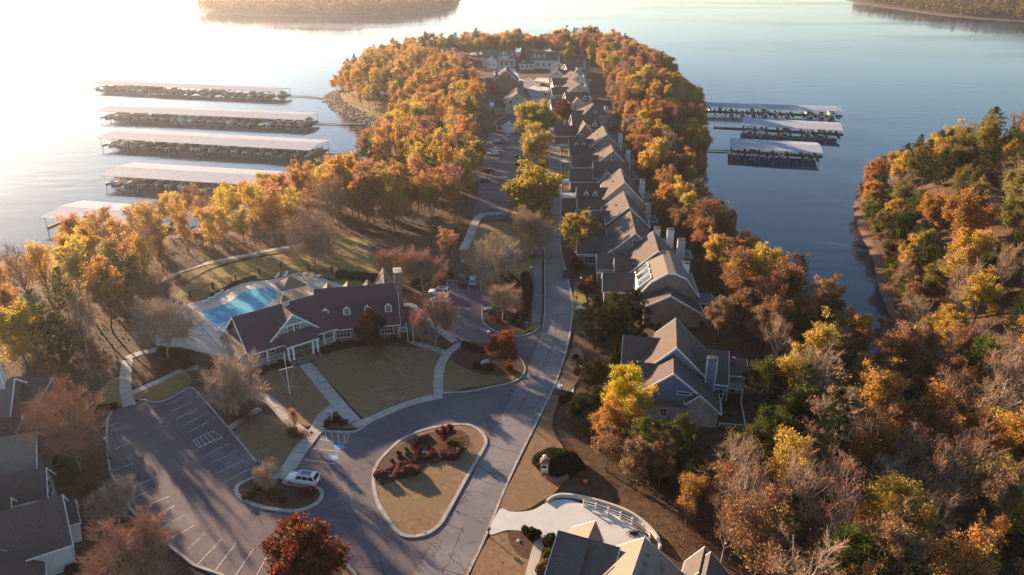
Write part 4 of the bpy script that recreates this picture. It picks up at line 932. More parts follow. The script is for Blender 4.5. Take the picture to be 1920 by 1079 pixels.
MB().box(6.1, 12.2, -1.9, 1.0, 3.55, 3.75).build('portico_roof', 'roof_plum', s.root); MB().box(6.05, 12.25, -1.95, -1.6, 3.2, 3.54).build('portico_beam', 'white', s.root)
for x in (6.2, 12.1): MB().box(x-.14, x+.14, -1.59, .1, 3.2, 3.54).build('portico_beam', 'white', s.root)
s.prof([(-2.05, 3.76), (1.4, 5.2), (1.4, 4.9), (-2.05, 3.6)], 5.9, 12.4, 'x', 'portico_slope', 'roof_plum')
for x in (6.35, 7.25, 11.05, 11.95): s.column(x, -1.55, .58, 3.22, .34)
for i in range(3): MB().box(6.9, 11.4, -1.7-.42*(i+1), -1.7-.42*i-.002, -.05, .58-.17*(i+1)).build('step', 'stone', s.root)
for x in (6.2, 11.5): MB().box(x, x+.65, -2.9, -1.702, -.05, .62).build('step_wall', 'stone', s.root)
s.gable(4.6, 13.0, .9, 7.0, 3.7, [(4.0, 4.3), (8.8, 8.5), (13.6, 4.3)], 'y', wall='siding_grey', o=.25, ends=(1,0), gut=False)
MB().box(6.2, 11.4, .72, .89, 6.25, 6.4).build('bracket_band', 'white', s.root)
for i in range(11): MB().box(6.3+i*.5, 6.42+i*.5, .65, .89, 6.09, 6.248).build('bracket', 'white', s.root)
s.window(8.15, .86, 5.5, -90, .85, 1.25, 2, 2); s.window(9.4, .86, 5.5, -90, .85, 1.25, 2, 2)
cu = MB().box(8.9, 10.1, 5.3, 6.5, 7.7, 9.3).build('cupola', 'white', s.root)
MB().add([(8.6,5.0,9.3),(10.4,5.0,9.3),(10.4,6.8,9.3),(8.6,6.8,9.3),(9.5,5.9,10.25)], [(3,2,1,0),(0,1,4),(1,2,4),(2,3,4),(3,0,4)]).build('cupola_roof', 'roof_brown', cu)
for ang, dx, dy in ((-90, 9.5, 5.28), (180, 8.88, 5.9)): 
    v = MB()
    for i in range(4): v.box(-.38, .38, -.02, .03, i*.2, i*.2+.1)
    q = v.build('louvre', 'siding_taupe', cu); q.location = (dx, dy, 8.35); q.rotation_euler = (0,0,R(ang-90)); q['kind'] = 'stuff'
s.door(9.2, 2.27, .6, -90, 1.8, 2.3, 'glass')
for x, w in ((1.6, 1.0), (4.6, 1.2), (14.4, 2.2)): s.window(x, 2.27, 1.95, -90, w, 1.5, 2 if w < 2 else 4, 2, shut='roof_dark' if w < 2 else None)
for y in (3.2, 5.6, 8.0): s.window(.57, y, 1.9, 180, .9, 1.5)
# lean-to porch on the west end, tan shingles standing in for the sunlight on it
s.prof([(-1.9, 2.9), (1.2, 4.5), (1.2, 4.3), (-1.9, 2.7)], .2, 10.8, 'y', 'porch_roof', 'roof_tan')
for y in (.5, 3.6, 7.0, 10.4): s.column(-1.6, y, .1, 2.75, .22)
MB().box(-1.75, -1.45, .3, 10.6, 2.5, 2.72).build('porch_beam', 'white', s.root)
MB().box(-2.0, .19, .2, 10.8, -.1, .3).build('porch_floor', 'pale_brick', s.root)
# east wing, in its own frame but part of the same building
k = House('tmp', 'x', 0, 0, 0); bpy.data.objects.remove(k.root)
ew = bpy.data.objects.new('east_wing', None); COL.objects.link(ew)
k.root = ew; k.roof = 'roof_plum'; k.wall = 'siding_brown'
k.sym(0, 15, 0, 12, -.1, 3.5, 9.0, 'x', o=.5)
for i in range(4): k.dormer(1.6+i*3.95, 1.55, 4.9, -90, 1.35, 1.55, 2.6)
for i in range(4): k.dormer(1.8+i*3.95, 10.9, 4.6, 90, 2.0, 2.4, 3.0, roof='roof_tan', wall='siding_cream', rise=1.1)
k.sym(11.0, 15.0, 9, 15.5, 0, 5.2, 8.4, 'y', roof='roof_tan')
k.chimney(15.7, 6.0, 0, 11.6, 1.4, 2.4, 'stone', 'concrete')
for x, w in ((4.6, 2.6), (12.9, 2.2)): k.window(x, -.03, 2.0, -90, w, 1.7, 4, 2)
k.window(8.6, -.03, 2.0, -90, 2.0, 1.7, 4, 2)
MB().box(3.0, 15.06, -.1, -.002, -.1, .75).build('stone_base', 'stone', ew)
for x in (2.9, 15.02): MB().box(x-.06, x+.06, -.16, -.04, 0, 3.4).build('downspout', 'white', ew)
MB().box(15.1, 17.9, -.6, 3.8, 1.2, 1.4).build('deck_floor', 'wood', ew)
for a, b in (((15.2,-.5), (16.6,-.5)), ((17.8,-.5), (17.8,3.7)), ((16.6,-.5,0), (16.6,1.6,0))): k.railing(a, b, 1.4)
for i in range(6): MB().box(16.75, 17.7, -.62-.3*(i+1), -.62-.3*i-.003, -.02, 1.2-.2*i).build('step', 'wood', ew)
for x in (16.7, 17.8): k.railing((x, -.6), (x, -2.4, -1.2), 1.3)
for x in (15.3, 17.7): MB().box(x-.09, x+.09, -.5, -.32, -.05, 1.2).build('deck_post', 'white', ew)
# re-express the east wing in the clubhouse frame: every part becomes a part of the clubhouse
Mw = Matrix.Translation((-36.85, 126.0, 0)) @ Matrix.Rotation(R(10.6), 4, 'Z'); Mc = Matrix.Translation((-46.5, 115.9, 0)) @ Matrix.Rotation(R(38), 4, 'Z')
T = Mc.inverted() @ Mw
for ch in list(ew.children): ml = ch.matrix_basis.copy(); ch.parent = c1.root; ch.matrix_basis = T @ ml
bpy.data.objects.remove(ew)

# ---- poolside pavilion
x, y = G(548, 552); h = House('pool_pavilion', 'square hip roofed pavilion with tan shingles at the far end of the pool', x, y, 34, cat='pavilion')
h.hip(-2.5, 2.5, -2.2, 2.2, 0, 2.4, 4.2, roof='roof_tan', walls=False)
for a in (-2.3, 2.3):
    for b in (-2.0, 2.0): h.column(a, b, 0, 2.25, .25)
MB().box(-2.9, 2.9, -2.5, 2.5, -.02, .1).build('floor', 'pale_brick', h.root)

# ---- blue house, nearest of the right row
h = House('house', 'blue grey gabled house with tall blue chimney, nearest of the right row', 25.6, 100.2, -10.5); h.wall = 'siding_blue'; h.roof = 'roof_brown'
h.sym(-5.6, 4.6, 0, 6.2, 3.3, 5.0, 9.0)
MB().box(-5.5, 6.6, -.25, 6, -4, 3.28).build('wall', 'pale_brick', h.root)
h.prof([(-.75, 3.3), (.02, 3.75), (.02, 3.3)], -5.8, 2.2, 'x', 'pent_roof', 'roof_dark')
h.gable(2.0, 6.9, -.6, 5.5, -4, [(2.0, 4.4), (3.8, 5.95), (6.9, 3.2)], 'y', wall='pale_brick')
h.sym(-5.2, 5.0, 5.6, 15.5, -3, 5.6, 10.6, wall='siding_grey')
h.sym(-8.4, 0, 9.2, 15.6, -3, 5.0, 8.3, 'x', wall='siding_cream')
h.sym(-7.2, 0, 2.4, 7.6, -3, 4.6, 7.4, 'x', wall='siding_grey')
h.sym(0, 8.2, 5.2, 14.0, -6, 5.0, 8.4, 'x')
h.chimney(5.6, 4.9, -4, 9.3, 1.5, 1.0, 'siding_blue')
h.hip(8.25, 11.6, 7.5, 12.6, -6, 5.3, 6.7, walls=False)
MB().box(8.25, 11.5, 7.6, 12.5, 2.3, 2.5).build('balcony_floor', 'white', h.root)
for a in (7.75, 12.35): h.column(11.35, a, -6, 5.15, .24)
h.column(8.9, 7.75, -1, 5.15, .24)
h.railing((8.9, 7.75), (11.35, 7.75), 2.5); h.railing((11.35, 7.75), (11.35, 12.35), 2.5); MB().box(8.22, 11.3, 10.4, 12.4, -6, 5.1).build('porch_wall', 'siding_cream', h.root)
MB().box(7.2, 11.4, -.2, 7.4, -.55, -.3).build('deck_floor', 'roof_dark', h.root)
for a, b in (((7.3, -.1), (11.3, -.1)), ((11.3, -.1), (11.3, 3.6)), ((11.3, 3.6), (11.3, 7.3))): h.railing(a, b, -.3, step=.3)
for a in (7.4, 11.3):
    for b in (0, 3.6, 7.2): MB().box(a-.12, a+.12, b-.12, b+.12, -7, -.56).build('deck_post', 'white', h.root)
h.window(1.4, -.02, 5.35, -90, 1.9, .35, 1, 1); h.window(3.15, -.02, 5.35, -90, 1.0, .35, 1, 1); h.window(-1.5, -.28, 1.7, -90, .9, 1.3)
h.window(-8.43, 12.4, 3.0, 180, 1.6, 1.5); h.garage(-7.23, 5.0, 180, 2.6, 2.2); h.window(7.3, 5.17, 2.8, -90, 1.2, 1.6); h.window(9.8, 10.37, 1.2, -90, 1.4, 1.8)
for a, b in ((2.6, 8.0), (1.2, 3.2), (3.0, 11.0)): MB().cyl(a, b, 6.5, 8.3, .07, n=6).build('vent_pipe', 'roof_dark', h.root)

# ---- brick double house with the curved gable
h = House('house', 'pinkish brick house with curved broad gable, white skylight bay and long garage wings', 31.3, 137.8, -4.5); h.wall = 'pale_brick'; h.roof = 'roof_brown'
MT['brick_pink'] = mat('brick_pink', (.27,.165,.125), (.34,.22,.17), 5, .9, .4, 14, c3=(.24,.15,.12), scale3=.9)
h.wall = 'brick_pink'
h.gable(-5.6, 6.2, 0, 11.5, -4, [(-5.6, 5.0), (-3.2, 7.9), (0, 10.0), (1.6, 9.9), (3.8, 8.9), (6.2, 5.6)], 'y', roof='roof_tan')
h.gable(-4.6, 6.6, -4.2, 0, -5, [(-4.6, 4.4), (.3, 7.0), (6.6, 3.4)], 'y', ends=(1,0))
h.sym(-6.2, 4.6, 11.4, 23, -4, 5.6, 10.4, wall='siding_grey')
h.sym(-13.2, -5.4, 15.6, 22.2, -1, 3.6, 6.2, 'x', wall='brick_pink'); h.sym(-12.2, -5.0, 4.8, 11.3, -1, 3.6, 6.2, 'x', wall='brick_pink')
h.sym(-9.5, -5.5, 11.35, 15.5, -1, 5.2, 7.4, 'x', wall='siding_white')
for i in range(3):                     # white skylight bay on the street slope
    y0 = .9+i*3.1
    o = h.prof([(-5.75, 4.9), (-5.75, 6.0), (-3.1, 8.35), (-3.1, 7.7)], y0, y0+2.2, 'y', 'skylight_bay', 'white')
    h.prof([(-5.55, 6.24), (-3.3, 8.24), (-3.3, 8.28), (-5.55, 6.30)], y0+.25, y0+1.95, 'y', 'skylight_pane', 'glass', o)
MB().box(-5.85, -5.62, .2, 10.2, 4.2, 5.6).build('white_fascia', 'white', h.root)
h.chimney(4.6, 6.8, 4, 9.4, 1.3, 1.1, 'white', 'roof_dark'); h.chimney(5.4, 21.0, -2, 9.4, 1.5, 1.0, 'siding_white'); h.chimney(3.6, 26.5, -2, 9.8, 1.4, 1.0, 'siding_white')
h.hip(6.3, 9.6, .4, 4.6, -6, 3.4, 4.4, roof='roof_grey', walls=False); MB().box(6.3, 9.4, .6, 4.4, -.2, .0).build('porch_floor', 'white', h.root)
for a in (6.9, 9.2): h.column(a, .7, -6, 3.25, .24)
h.window(7.6, 1.6, 1.8, -90, 1.6, 2.0, 2, 2); MB().box(6.3, 9.3, 1.7, 4.4, 0, 3.2).build('wall', 'siding_white', h.root)
h.railing((6.9, -.2), (9.2, -4.6, -1.5), .2); h.railing((9.2, -4.6), (10.0, -7.6, -.6), -1.3); MB().box(7.2, 10.2, -7.6, -.2, -2.4, -2.2).build('deck_floor', 'roof_dark', h.root); h.railing((7.3, -7.5), (10.1, -7.5), -2.2); h.railing((10.1, -7.5), (10.1, -.4), -2.2)
h.hip(4.7, 7.8, 22.0, 25.5, -4, 5.0, 6.2, roof='roof_grey')
h.window(-12.23, 8, 1.6, 180, 1.4, 1.4); h.garage(-13.23, 19, 180); h.window(-5.63, 13.0, 6.2, 180, .9, .9, 1, 1); h.railing((-13, 15.2), (-6, 15.2), 2.6, 1.2, step=.5); h.window(-9, 4.77, 2.2, -90, 2.4, 1.2, 4, 1)

# ---- street row of attached houses on the right
def unit(label, x, y, yaw, wall, roof='roof_brown', w=10.6, l=13, ze=5.4, zr=9.8, wing='dormer', chim='siding_white', form='gable', off=.5, wl=7.5, z=0):
    h = House('row_house', label, x, y, yaw, z); h.wall = wall; h.roof = roof; W = w/2
    if form == 'gable': h.gable(-W, W, 0, l, -4, [(-W, ze), (-W+w*off, zr), (W, ze-.6)], 'y')
    elif form == 'hip': h.hip(-W, W, 0, l, -4, ze, zr)
    else:
        h.sym(-W, W, l*.3, l, -4, ze, zr, 'x'); h.sym(-W+1.2, 1.2, 0, l*.6, -4, ze-.4, zr-1.2, 'y'); h.dormer(3.2, l*.3+.8, ze+.5, -90, 1.6, 1.5, 2.4)
    h.sym(-W-wl, -W+1, 3.0, 9.0, -1, 3.6, 6.6, 'x')
    if wing == 'dormer':
        for a in (.34, .68): h.dormer(-W-wl*a, 4.0, 4.15, -90, 1.4, 1.4, 2.4)
        h.sym(-W-wl+.2, -W+1, -2.4, 2.9, -1, 2.9, 4.6, 'x')
        h.window(-W-wl*.5, -2.43, 1.7, -90, 4.6, 1.2, 6, 1)
    elif wing == 'garage':
        h.window(-W-wl*.55, 2.97, 1.7, -90, 3.8, 1.6, 4, 2); h.sym(-W-1.5, -W+1.2, -.8, 3, -1, 4.2, 6.0, 'y')
    h.garage(-W-wl-.03, 6, 180, 3.2)
    h.window(0, -.03, zr-2.6, -90, .9, 1.2); h.window(-2.5, -.03, 3.4, -90, 1.1, 1.6); h.window(2.5, -.03, 3.4, -90, 1.1, 1.6)
    if chim: h.chimney(W+.55, l*.5, -4, zr-1.5, 1.3, 1.0, chim)
    rg = random.Random(int(x*7+y)); 
    for i in range(3): xx = rg.uniform(.4, W-.6); MB().cyl(xx, rg.uniform(1, l-1), zr-(zr-ze)*xx/W-.3, zr-(zr-ze)*xx/W+.75, .09, n=6).build('vent_pipe', 'roof_grey', h.root)
    MB().box(W+.02, W+2.8, 1.2, l*.6, -.2, 0).build('deck_floor', 'wood', h.root); h.railing((W+2.7, 1.3), (W+2.7, l*.58), 0, step=.4); h.railing((W+.2, 1.3), (W+2.7, 1.3), 0, step=.4)
    MB().cbox((-W*.45, l*.55, zr-(zr-ze)*.45+.06), (1.1, .9, .14)).build('skylight', 'glass', h.root)
    h.hip(W+.02, W+3, l*.62, l-.4, -4, 3.2, 4.2, roof='roof_grey')
    return h
unit('taupe row house whose ridge joins the brick house, dark garage roof towards the street', 28.4, 161.6, -4, 'siding_taupe', wing='garage', l=15, zr=10, chim='siding_white')
unit('brown row house with lit tan roof slope, second beyond the brick house', 29.8, 181.5, -2, 'siding_brown', wing='none', l=13, chim='pale_brick')
unit('sage green row house with wide white gable and two street dormers', 31.6, 203, -3, 'siding_sage', wing='dormer', l=14, zr=10.2)
unit('low row house squeezed between the sage house and a taupe gable', 31.0, 224, -3, 'siding_brown', wing='none', l=12, zr=8.4, ze=4.6, chim=None, form='cross')
unit('taupe row house with broad white edged gable, fourth beyond the brick house', 33.2, 241.5, -2, 'siding_taupe', wing='garage', l=14)
unit('brown row house with two pale dormers over its street wing, fifth beyond the brick house', 33.9, 266, -1, 'siding_taupe', wing='dormer', l=14)
unit('dark gabled row house at the bend of the street, behind the reddish oak', 30.0, 290, 3, 'siding_brown', wing='none', l=18, chim=None, form='cross')
unit('grey row house with hipped side and tall chimney past the bend', 36, 322, 6, 'siding_grey', 'roof_brown', l=13, wing='none', zr=9.4, form='hip')
unit('cream gabled row house with pale stepped eaves, midway along the far row', 32, 352, 10, 'siding_cream', l=13, wing='garage', zr=9, form='cross')
unit('white gabled row house facing the far green, one short of the corner', 34, 386, 12, 'siding_cream', l=13, wing='garage', zr=9)
unit('white gabled row house with broad garage at the far corner', 36, 418, 14, 'siding_white', l=13, wing='garage', zr=9.2)
unit('grey row house with long roof behind the far corner green', 40, 450, 18, 'siding_grey', l=16, wing='garage', zr=9.4, form='cross')
# ---- houses left of the far street
h = unit('red brown townhouse with white edged steep gable and brick chimney', -3.2, 416, 0, 'siding_red', 'roof_brown', w=13, l=14, zr=11.5, ze=6.5, wing='none', chim=None, wl=5); h.chimney(-5.2, 3, 4, 11.6, 1.4, 1.0, 'brick'); h.window(-3.6, -.03, 5.4, -90, 1.2, 1.6); h.window(3.4, -.03, 7.2, -90, .9, 1.2)
h = unit('beige townhouse with twin gables between tall trees', 2.4, 349, 0, 'siding_cream', 'roof_brown', w=11, l=16, zr=10.4, ze=6.4, wing='none', chim=None, wl=5)
MB().box(-13, -6.5, 6, 16, 3, 3.2).build('balcony_floor', 'white', h.root); h.railing((-12.9, 6.1), (-6.6, 6.1), 3.2, step=.5); h.column(-12.8, 6.2, 0, 6, .3); h.window(-3, -.03, 6.2, -90, 1.3, 1.6)
h = House('garage_pavilion', 'small brown roofed garage with white pediment at the head of the far parking lot', -1.3, 314, 0, cat='garage'); h.wall = 'pale_brick'
h.hip(-5.6, 5.6, 0, 9, 0, 3.2, 6.6); h.sym(-2.6, 2.6, -1.6, 3, 0, 3.2, 5.3, wall='siding_white'); MB().add([(-2.5,-1.64,3.3),(2.5,-1.64,3.3),(0,-1.64,5.1),(-2.5,-1.7,3.3),(2.5,-1.7,3.3),(0,-1.7,5.1)], [(0,1,2),(5,4,3),(0,3,4,1),(1,4,5,2),(2,5,3,0)]).build('pediment', 'white', h.root)
h.garage(0, -1.63, -90, 3.4, 2.4); h.window(-4.2, -.03, 1.8, -90, 1.2, 1.5); h.window(4.2, -.03, 1.8, -90, 1.2, 1.5)
for x in (-2.3, 2.3): h.column(x, -1.9, 0, 3.2, .25)
# ---- houses at the tip
h = House('house', 'pale house with low blue grey hip roof, leftmost at the tip of the peninsula', -42, 536, 6); h.wall = 'siding_cream'; h.hip(-9, 9, 0, 14, -3, 5.2, 9.6, roof='roof_grey'); h.sym(2, 8.8, -2, 5, -3, 5, 8, wall='siding_white', roof='roof_grey')
for x in (-6, -2): h.window(x, -.03, 3.2, -90, 1.6, 1.8)
h = House('house', 'white two storey house with steep blue grey roof, centre of the tip', -9, 512, -3); h.wall = 'siding_white'; h.roof = 'roof_grey'
h.sym(-11, 10.5, 4, 14, -2, 5.8, 10.5, 'x'); h.sym(-7.5, -.6, -3.5, 6, -2, 4.4, 7.6); h.sym(.6, 6.4, 2.6, 8, 5, 7.2, 10.2)
for x, z, y in ((-5.6,2,-3.53),(-2.6,2,-3.53),(2.2,8,2.57),(4.4,8,2.57),(2.0,2.2,3.97),(5,2.2,3.97),(8.6,2.2,3.97)): h.window(x, y, z, -90, 1.4, 1.9)
h.dormer(8.6, 4.9, 6.8, -90, 1.6, 1.8, 2.6); MB().box(.5, 10, 1.6, 4, 3.6, 3.8).build('porch_roof', 'roof_grey', h.root)
for x in (.8, 3.8, 6.8, 9.8): h.column(x, 1.9, 0, 3.6, .3)
for x in (-5.4, -2.8): h.garage(x, -3.53, -90, 2.2, 2.2)
h = House('house', 'white house with three tall dormers at the head of the street', 19, 508, -12); h.wall = 'siding_white'; h.roof = 'roof_brown'
h.sym(-10, 11, 0, 11, -2, 5.6, 10.4, 'x')
for x in (-4.6, -1.4, 1.8): h.dormer(x, .9, 6.3, -90, 1.9, 2.2, 3)
h.hip(-13, -4, -7, 1, -2, 3.6, 6.2); h.dormer(-11.5, -4.5, 4.2, 180, 1.4, 1.3, 2)
for x in (-11, -8, -5.5): h.window(x, -7.03, 1.9, -90, 1.3, 2.0)
for x in (-2, 2, 6): h.window(x, -.03, 2.5, -90, 1.3, 2.0)
h = House('house', 'white gable fronted garage house with pale doors beside the far green', 29, 480, -20); h.wall = 'siding_white'; h.sym(-5.5, 5.5, 0, 12, -2, 4.4, 8.2); h.sym(3, 14, 4, 13, -2, 5, 9, 'x')
for x in (-2.6, .4, 3.2): h.garage(x, -.03, -90, 2.2, 2.3)
h.window(0, -.03, 5.6, -90, 1.2, 1.4)
h = House('house', 'tan gabled house with brown roof beside the parked dark car at the far green', 26, 446, -12); h.wall = 'siding_cream'; h.sym(-4.6, 4.6, 0, 9, -2, 4.2, 7.8); h.garage(-4.63, 4.5, 180, 3.2); h.window(0, -.03, 5.2, -90, 1.2, 1.3)

# ---- house at the bottom edge, right of the street
h = House('house', 'large house with sunlit cream roof slope beside the curved driveway', 14.4, 64.0, -22); h.wall = 'siding_cream'; h.roof = 'roof_tan'
MT['roof_cream'] = roofmat('roof_cream', (.22,.178,.135), (.29,.238,.18), (.25,.205,.155))  # paler shingles: the direct sun on this roof is put into the colour
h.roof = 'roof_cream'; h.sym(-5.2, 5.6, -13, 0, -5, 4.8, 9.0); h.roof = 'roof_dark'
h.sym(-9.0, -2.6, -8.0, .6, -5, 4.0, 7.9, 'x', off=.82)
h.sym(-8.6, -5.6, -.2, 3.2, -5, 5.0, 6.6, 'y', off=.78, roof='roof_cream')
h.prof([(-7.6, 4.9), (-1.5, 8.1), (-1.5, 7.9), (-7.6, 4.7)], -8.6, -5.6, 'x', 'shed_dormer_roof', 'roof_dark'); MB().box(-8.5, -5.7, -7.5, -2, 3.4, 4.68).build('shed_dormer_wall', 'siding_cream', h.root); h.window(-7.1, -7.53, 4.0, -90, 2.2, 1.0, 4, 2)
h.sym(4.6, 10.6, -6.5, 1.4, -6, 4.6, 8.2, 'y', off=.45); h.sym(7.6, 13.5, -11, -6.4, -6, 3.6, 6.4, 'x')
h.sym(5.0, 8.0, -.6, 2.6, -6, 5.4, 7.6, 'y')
for i, (a, b) in enumerate(((1.0, -1.6), (1.1, -3.0), (1.2, -4.4))): MB().lathe(a, b, [(8.1, .02), (8.2, .1), (8.4, .1), (8.45, .3), (8.62, .24), (8.7, .02)], 10).build('roof_vent', 'roof_grey', h.root)
for a, b in ((2.6, -1.1), (2.9, -1.5), (2.8, -2.1)): MB().cyl(a, b, 6.6, 8.1, .07, n=6).build('vent_pipe', 'steel', h.root)
# ---- houses at the lower left edge
h = House('house', 'grey white house with big plum roof slope at the bottom left corner', -55.2, 72.6, 31); h.wall = 'siding_white'; h.roof = 'roof_brown'
h.sym(-16, 0, -4.2, 4.2, -3, 4.0, 8.0, 'x', o=.35); h.sym(-14, -3.2, -11, -3.8, -3, 2.6, 6.8, 'y'); h.sym(-2.2, .9, .6, 3.4, -3, 3.6, 5.4, 'x'); h.window(.03, -1.4, 5.3, 0, 1.0, 1.2); h.window(.03, 1.4, 2.4, 0, 1.1, 1.5); MB().box(.05, 2.6, 1, 3.6, -.4, -.2).build('stoop', 'pale_concrete', h.root)
h = House('house', 'tan brick house with stepped gables and white window bay, middle of the left edge', -63.6, 84.2, 20); h.wall = 'siding_green'; h.roof = 'roof_brown'
h.sym(-16, -1.5, -3.4, 6.0, -3, 4.6, 8.6, 'x', roof='roof_tan'); h.sym(-12, 0, -6.4, -1.6, -3, 3.4, 6.0, 'x', wall='siding_grey'); h.sym(-14, -3.5, -10, -5.6, -3, 2.6, 5.0, 'x', wall='siding_cream'); h.window(.03, -4.0, 2.6, 0, 2.2, 2.2, 2, 2); h.sym(-6, -2, 3, 8, -3, 4.8, 7.4, 'y')
h = House('house', 'brown roofed house with tall white chimney at the left edge', -77.5, 99.5, 14); h.wall = 'brick'; h.roof = 'roof_brown'
h.sym(-15, 0, -5, 5.4, -3, 4.2, 8.2, 'x', roof='roof_tan'); h.hip(-5.0, 2.2, 1.0, 7.4, -3, 3.6, 6.4); h.chimney(-1.6, -.6, 2, 12.0, 1.8, 1.0, 'siding_white', 'roof_dark'); h.sym(-8, 2.6, -9.4, -4.6, -3, 2.8, 5.6, 'x')
# ------------------------------------------------------------------ marina
MT['metal_roof'] = mat('metal_roof', (.40,.42,.48), (.34,.36,.42), .4, .9, metallic=.0, spec=.03, world_co=False, wave=('X', 1.6, .05))
MT['dock_deck'] = mat('dock_deck', (.20,.16,.125), (.13,.10,.08), 2, .85)
MT['gel_white'] = mat('gelcoat_white', (.75,.75,.74), rough=.25, spec=.5)
for nm, c in {'navy': (.02,.035,.10), 'maroon': (.16,.02,.03), 'tan': (.35,.27,.18), 'black': (.02,.02,.022), 'cream': (.6,.57,.5), 'teal': (.03,.12,.14)}.items(): MT['cv_'+nm] = mat('canvas_'+nm, c, rough=.8)
BOAT = {}
def boat_root(nm): o = bpy.data.objects.new(nm, None); COL.objects.link(o); return o
def hull(L, W, zb, zs):
    rings = []
    for t, w, k in ((0, .92, 0), (.3, 1, 0), (.6, .93, .02), (.82, .62, .1), (.95, .25, .24), (1, .03, .34)):
        x = -L/2+L*t; q = W/2*w; rings.append([(x, -q, zs+k), (x, -q*.8, zb+k*.6+.1), (x, 0, zb+k*.9), (x, q*.8, zb+k*.6+.1), (x, q, zs+k)])
    return MB().loft(rings)
def runabout(nm, cover, L=6.6, W=2.4):
    r = boat_root(nm); hull(L, W, -.25, .75).build('hull', 'gel_white', r, True)
    MB().loft([[(-L*.46,-W*.42,.77),(-L*.46,W*.42,.77),(-L*.46,W*.3,.95),(-L*.46,-W*.3,.95)],[(-L*.05,-W*.44,.78),(-L*.05,W*.44,.78),(-L*.05,W*.2,1.35),(-L*.05,-W*.2,1.35)],[(L*.3,-W*.26,.84),(L*.3,W*.26,.84),(L*.3,W*.1,1.0),(L*.3,-W*.1,1.0)]]).build('cover', cover, r)
    MB().box(-L/2-.5, -L/2-.02, -.22, .22, -.1, 1.15).build('outboard_motor', 'cv_black', r); return r
def pontoon(nm, top, L=7.2, W=2.5):
    r = boat_root(nm)
    for sy in (-1, 1): MB().loft([[(x, sy*W*.36+q*math.cos(a), .05+q*math.sin(a)) for a in [k*math.pi/4 for k in range(8)]] for x, q in ((-L/2,.3),(L*.4,.3),(L*.5,.06))]).build('pontoon', 'steel', r)
    MB().box(-L/2, L*.46, -W/2, W/2, .38, .5).build('deck', 'cv_tan', r)
    MB().sweep([(-L*.46,-W*.47),(L*.42,-W*.47),(L*.42,W*.47),(-L*.46,W*.47)], .06, .5, 1.15, True).build('side_panel', 'gel_white', r)
    MB().box(-L*.4, -L*.05, -W*.3, W*.3, .5, .95).build('seat', 'cv_cream', r)
    c = MB().loft([[(-L*.42, y, z) for y, z in ((-W*.45,2.25),(0,2.45),(W*.45,2.25),(0,2.4))],[(L*.08, y, z) for y, z in ((-W*.45,2.25),(0,2.45),(W*.45,2.25),(0,2.4))]]).build('canopy', top, r)
    for x in (-L*.4, L*.06):
        for y in (-W*.44, W*.44): MB().bar((x, y, 1.1), (x, y, 2.27), .05).build('strut', 'steel', c)
    return r
def cruiser(nm, trim, L=8.4, W=2.9):
    r = boat_root(nm); hull(L, W, -.35, 1.15).build('hull', 'gel_white', r, True)
    MB().loft([[(x, -w, 1.17), (x, w, 1.17), (x, w*.7, z), (x, -w*.7, z)] for x, w, z in ((-L*.2,W*.4,2.3),(L*.08,W*.4,2.3),(L*.3,W*.26,1.45))]).build('cabin', 'gel_white', r)
    MB().loft([[(x, -w, 1.45), (x, w, 1.45), (x, w*.76, 2.0), (x, -w*.76, 2.0)] for x, w in ((-L*.19,W*.385),(L*.1,W*.385))]).build('windscreen', 'glass', r)
    MB().box(-L*.44, -L*.21, -W*.38, W*.38, 2.0, 2.1).build('canopy', trim, r); return r
for nm, f, c in (('run_navy', runabout, 'cv_navy'), ('run_white', runabout, 'gel_white'), ('run_maroon', runabout, 'cv_maroon'), ('run_tan', runabout, 'cv_tan'), ('pon_navy', pontoon, 'cv_navy'), ('pon_tan', pontoon, 'cv_tan'), ('pon_maroon', pontoon, 'cv_maroon'), ('cru_black', cruiser, 'cv_black'), ('cru_teal', cruiser, 'cv_teal')):
    BOAT[nm] = f('boat', c)
BDESC = {'run_navy': 'navy covered runabout', 'run_white': 'white covered runabout', 'run_maroon': 'maroon covered runabout', 'run_tan': 'tan covered runabout', 'pon_navy': 'navy topped pontoon boat', 'pon_tan': 'tan topped pontoon boat', 'pon_maroon': 'maroon topped pontoon boat', 'cru_black': 'black topped cabin cruiser', 'cru_teal': 'teal topped cabin cruiser'}
used_b = set()
NTH = ['leftmost','second','third','fourth','fifth','sixth','seventh','eighth','ninth','tenth','eleventh','twelfth','thirteenth','fourteenth','fifteenth','sixteenth','seventeenth','eighteenth','nineteenth','twentieth','twenty first','twenty second','twenty third','twenty fourth','twenty fifth']
brng = random.Random(5)
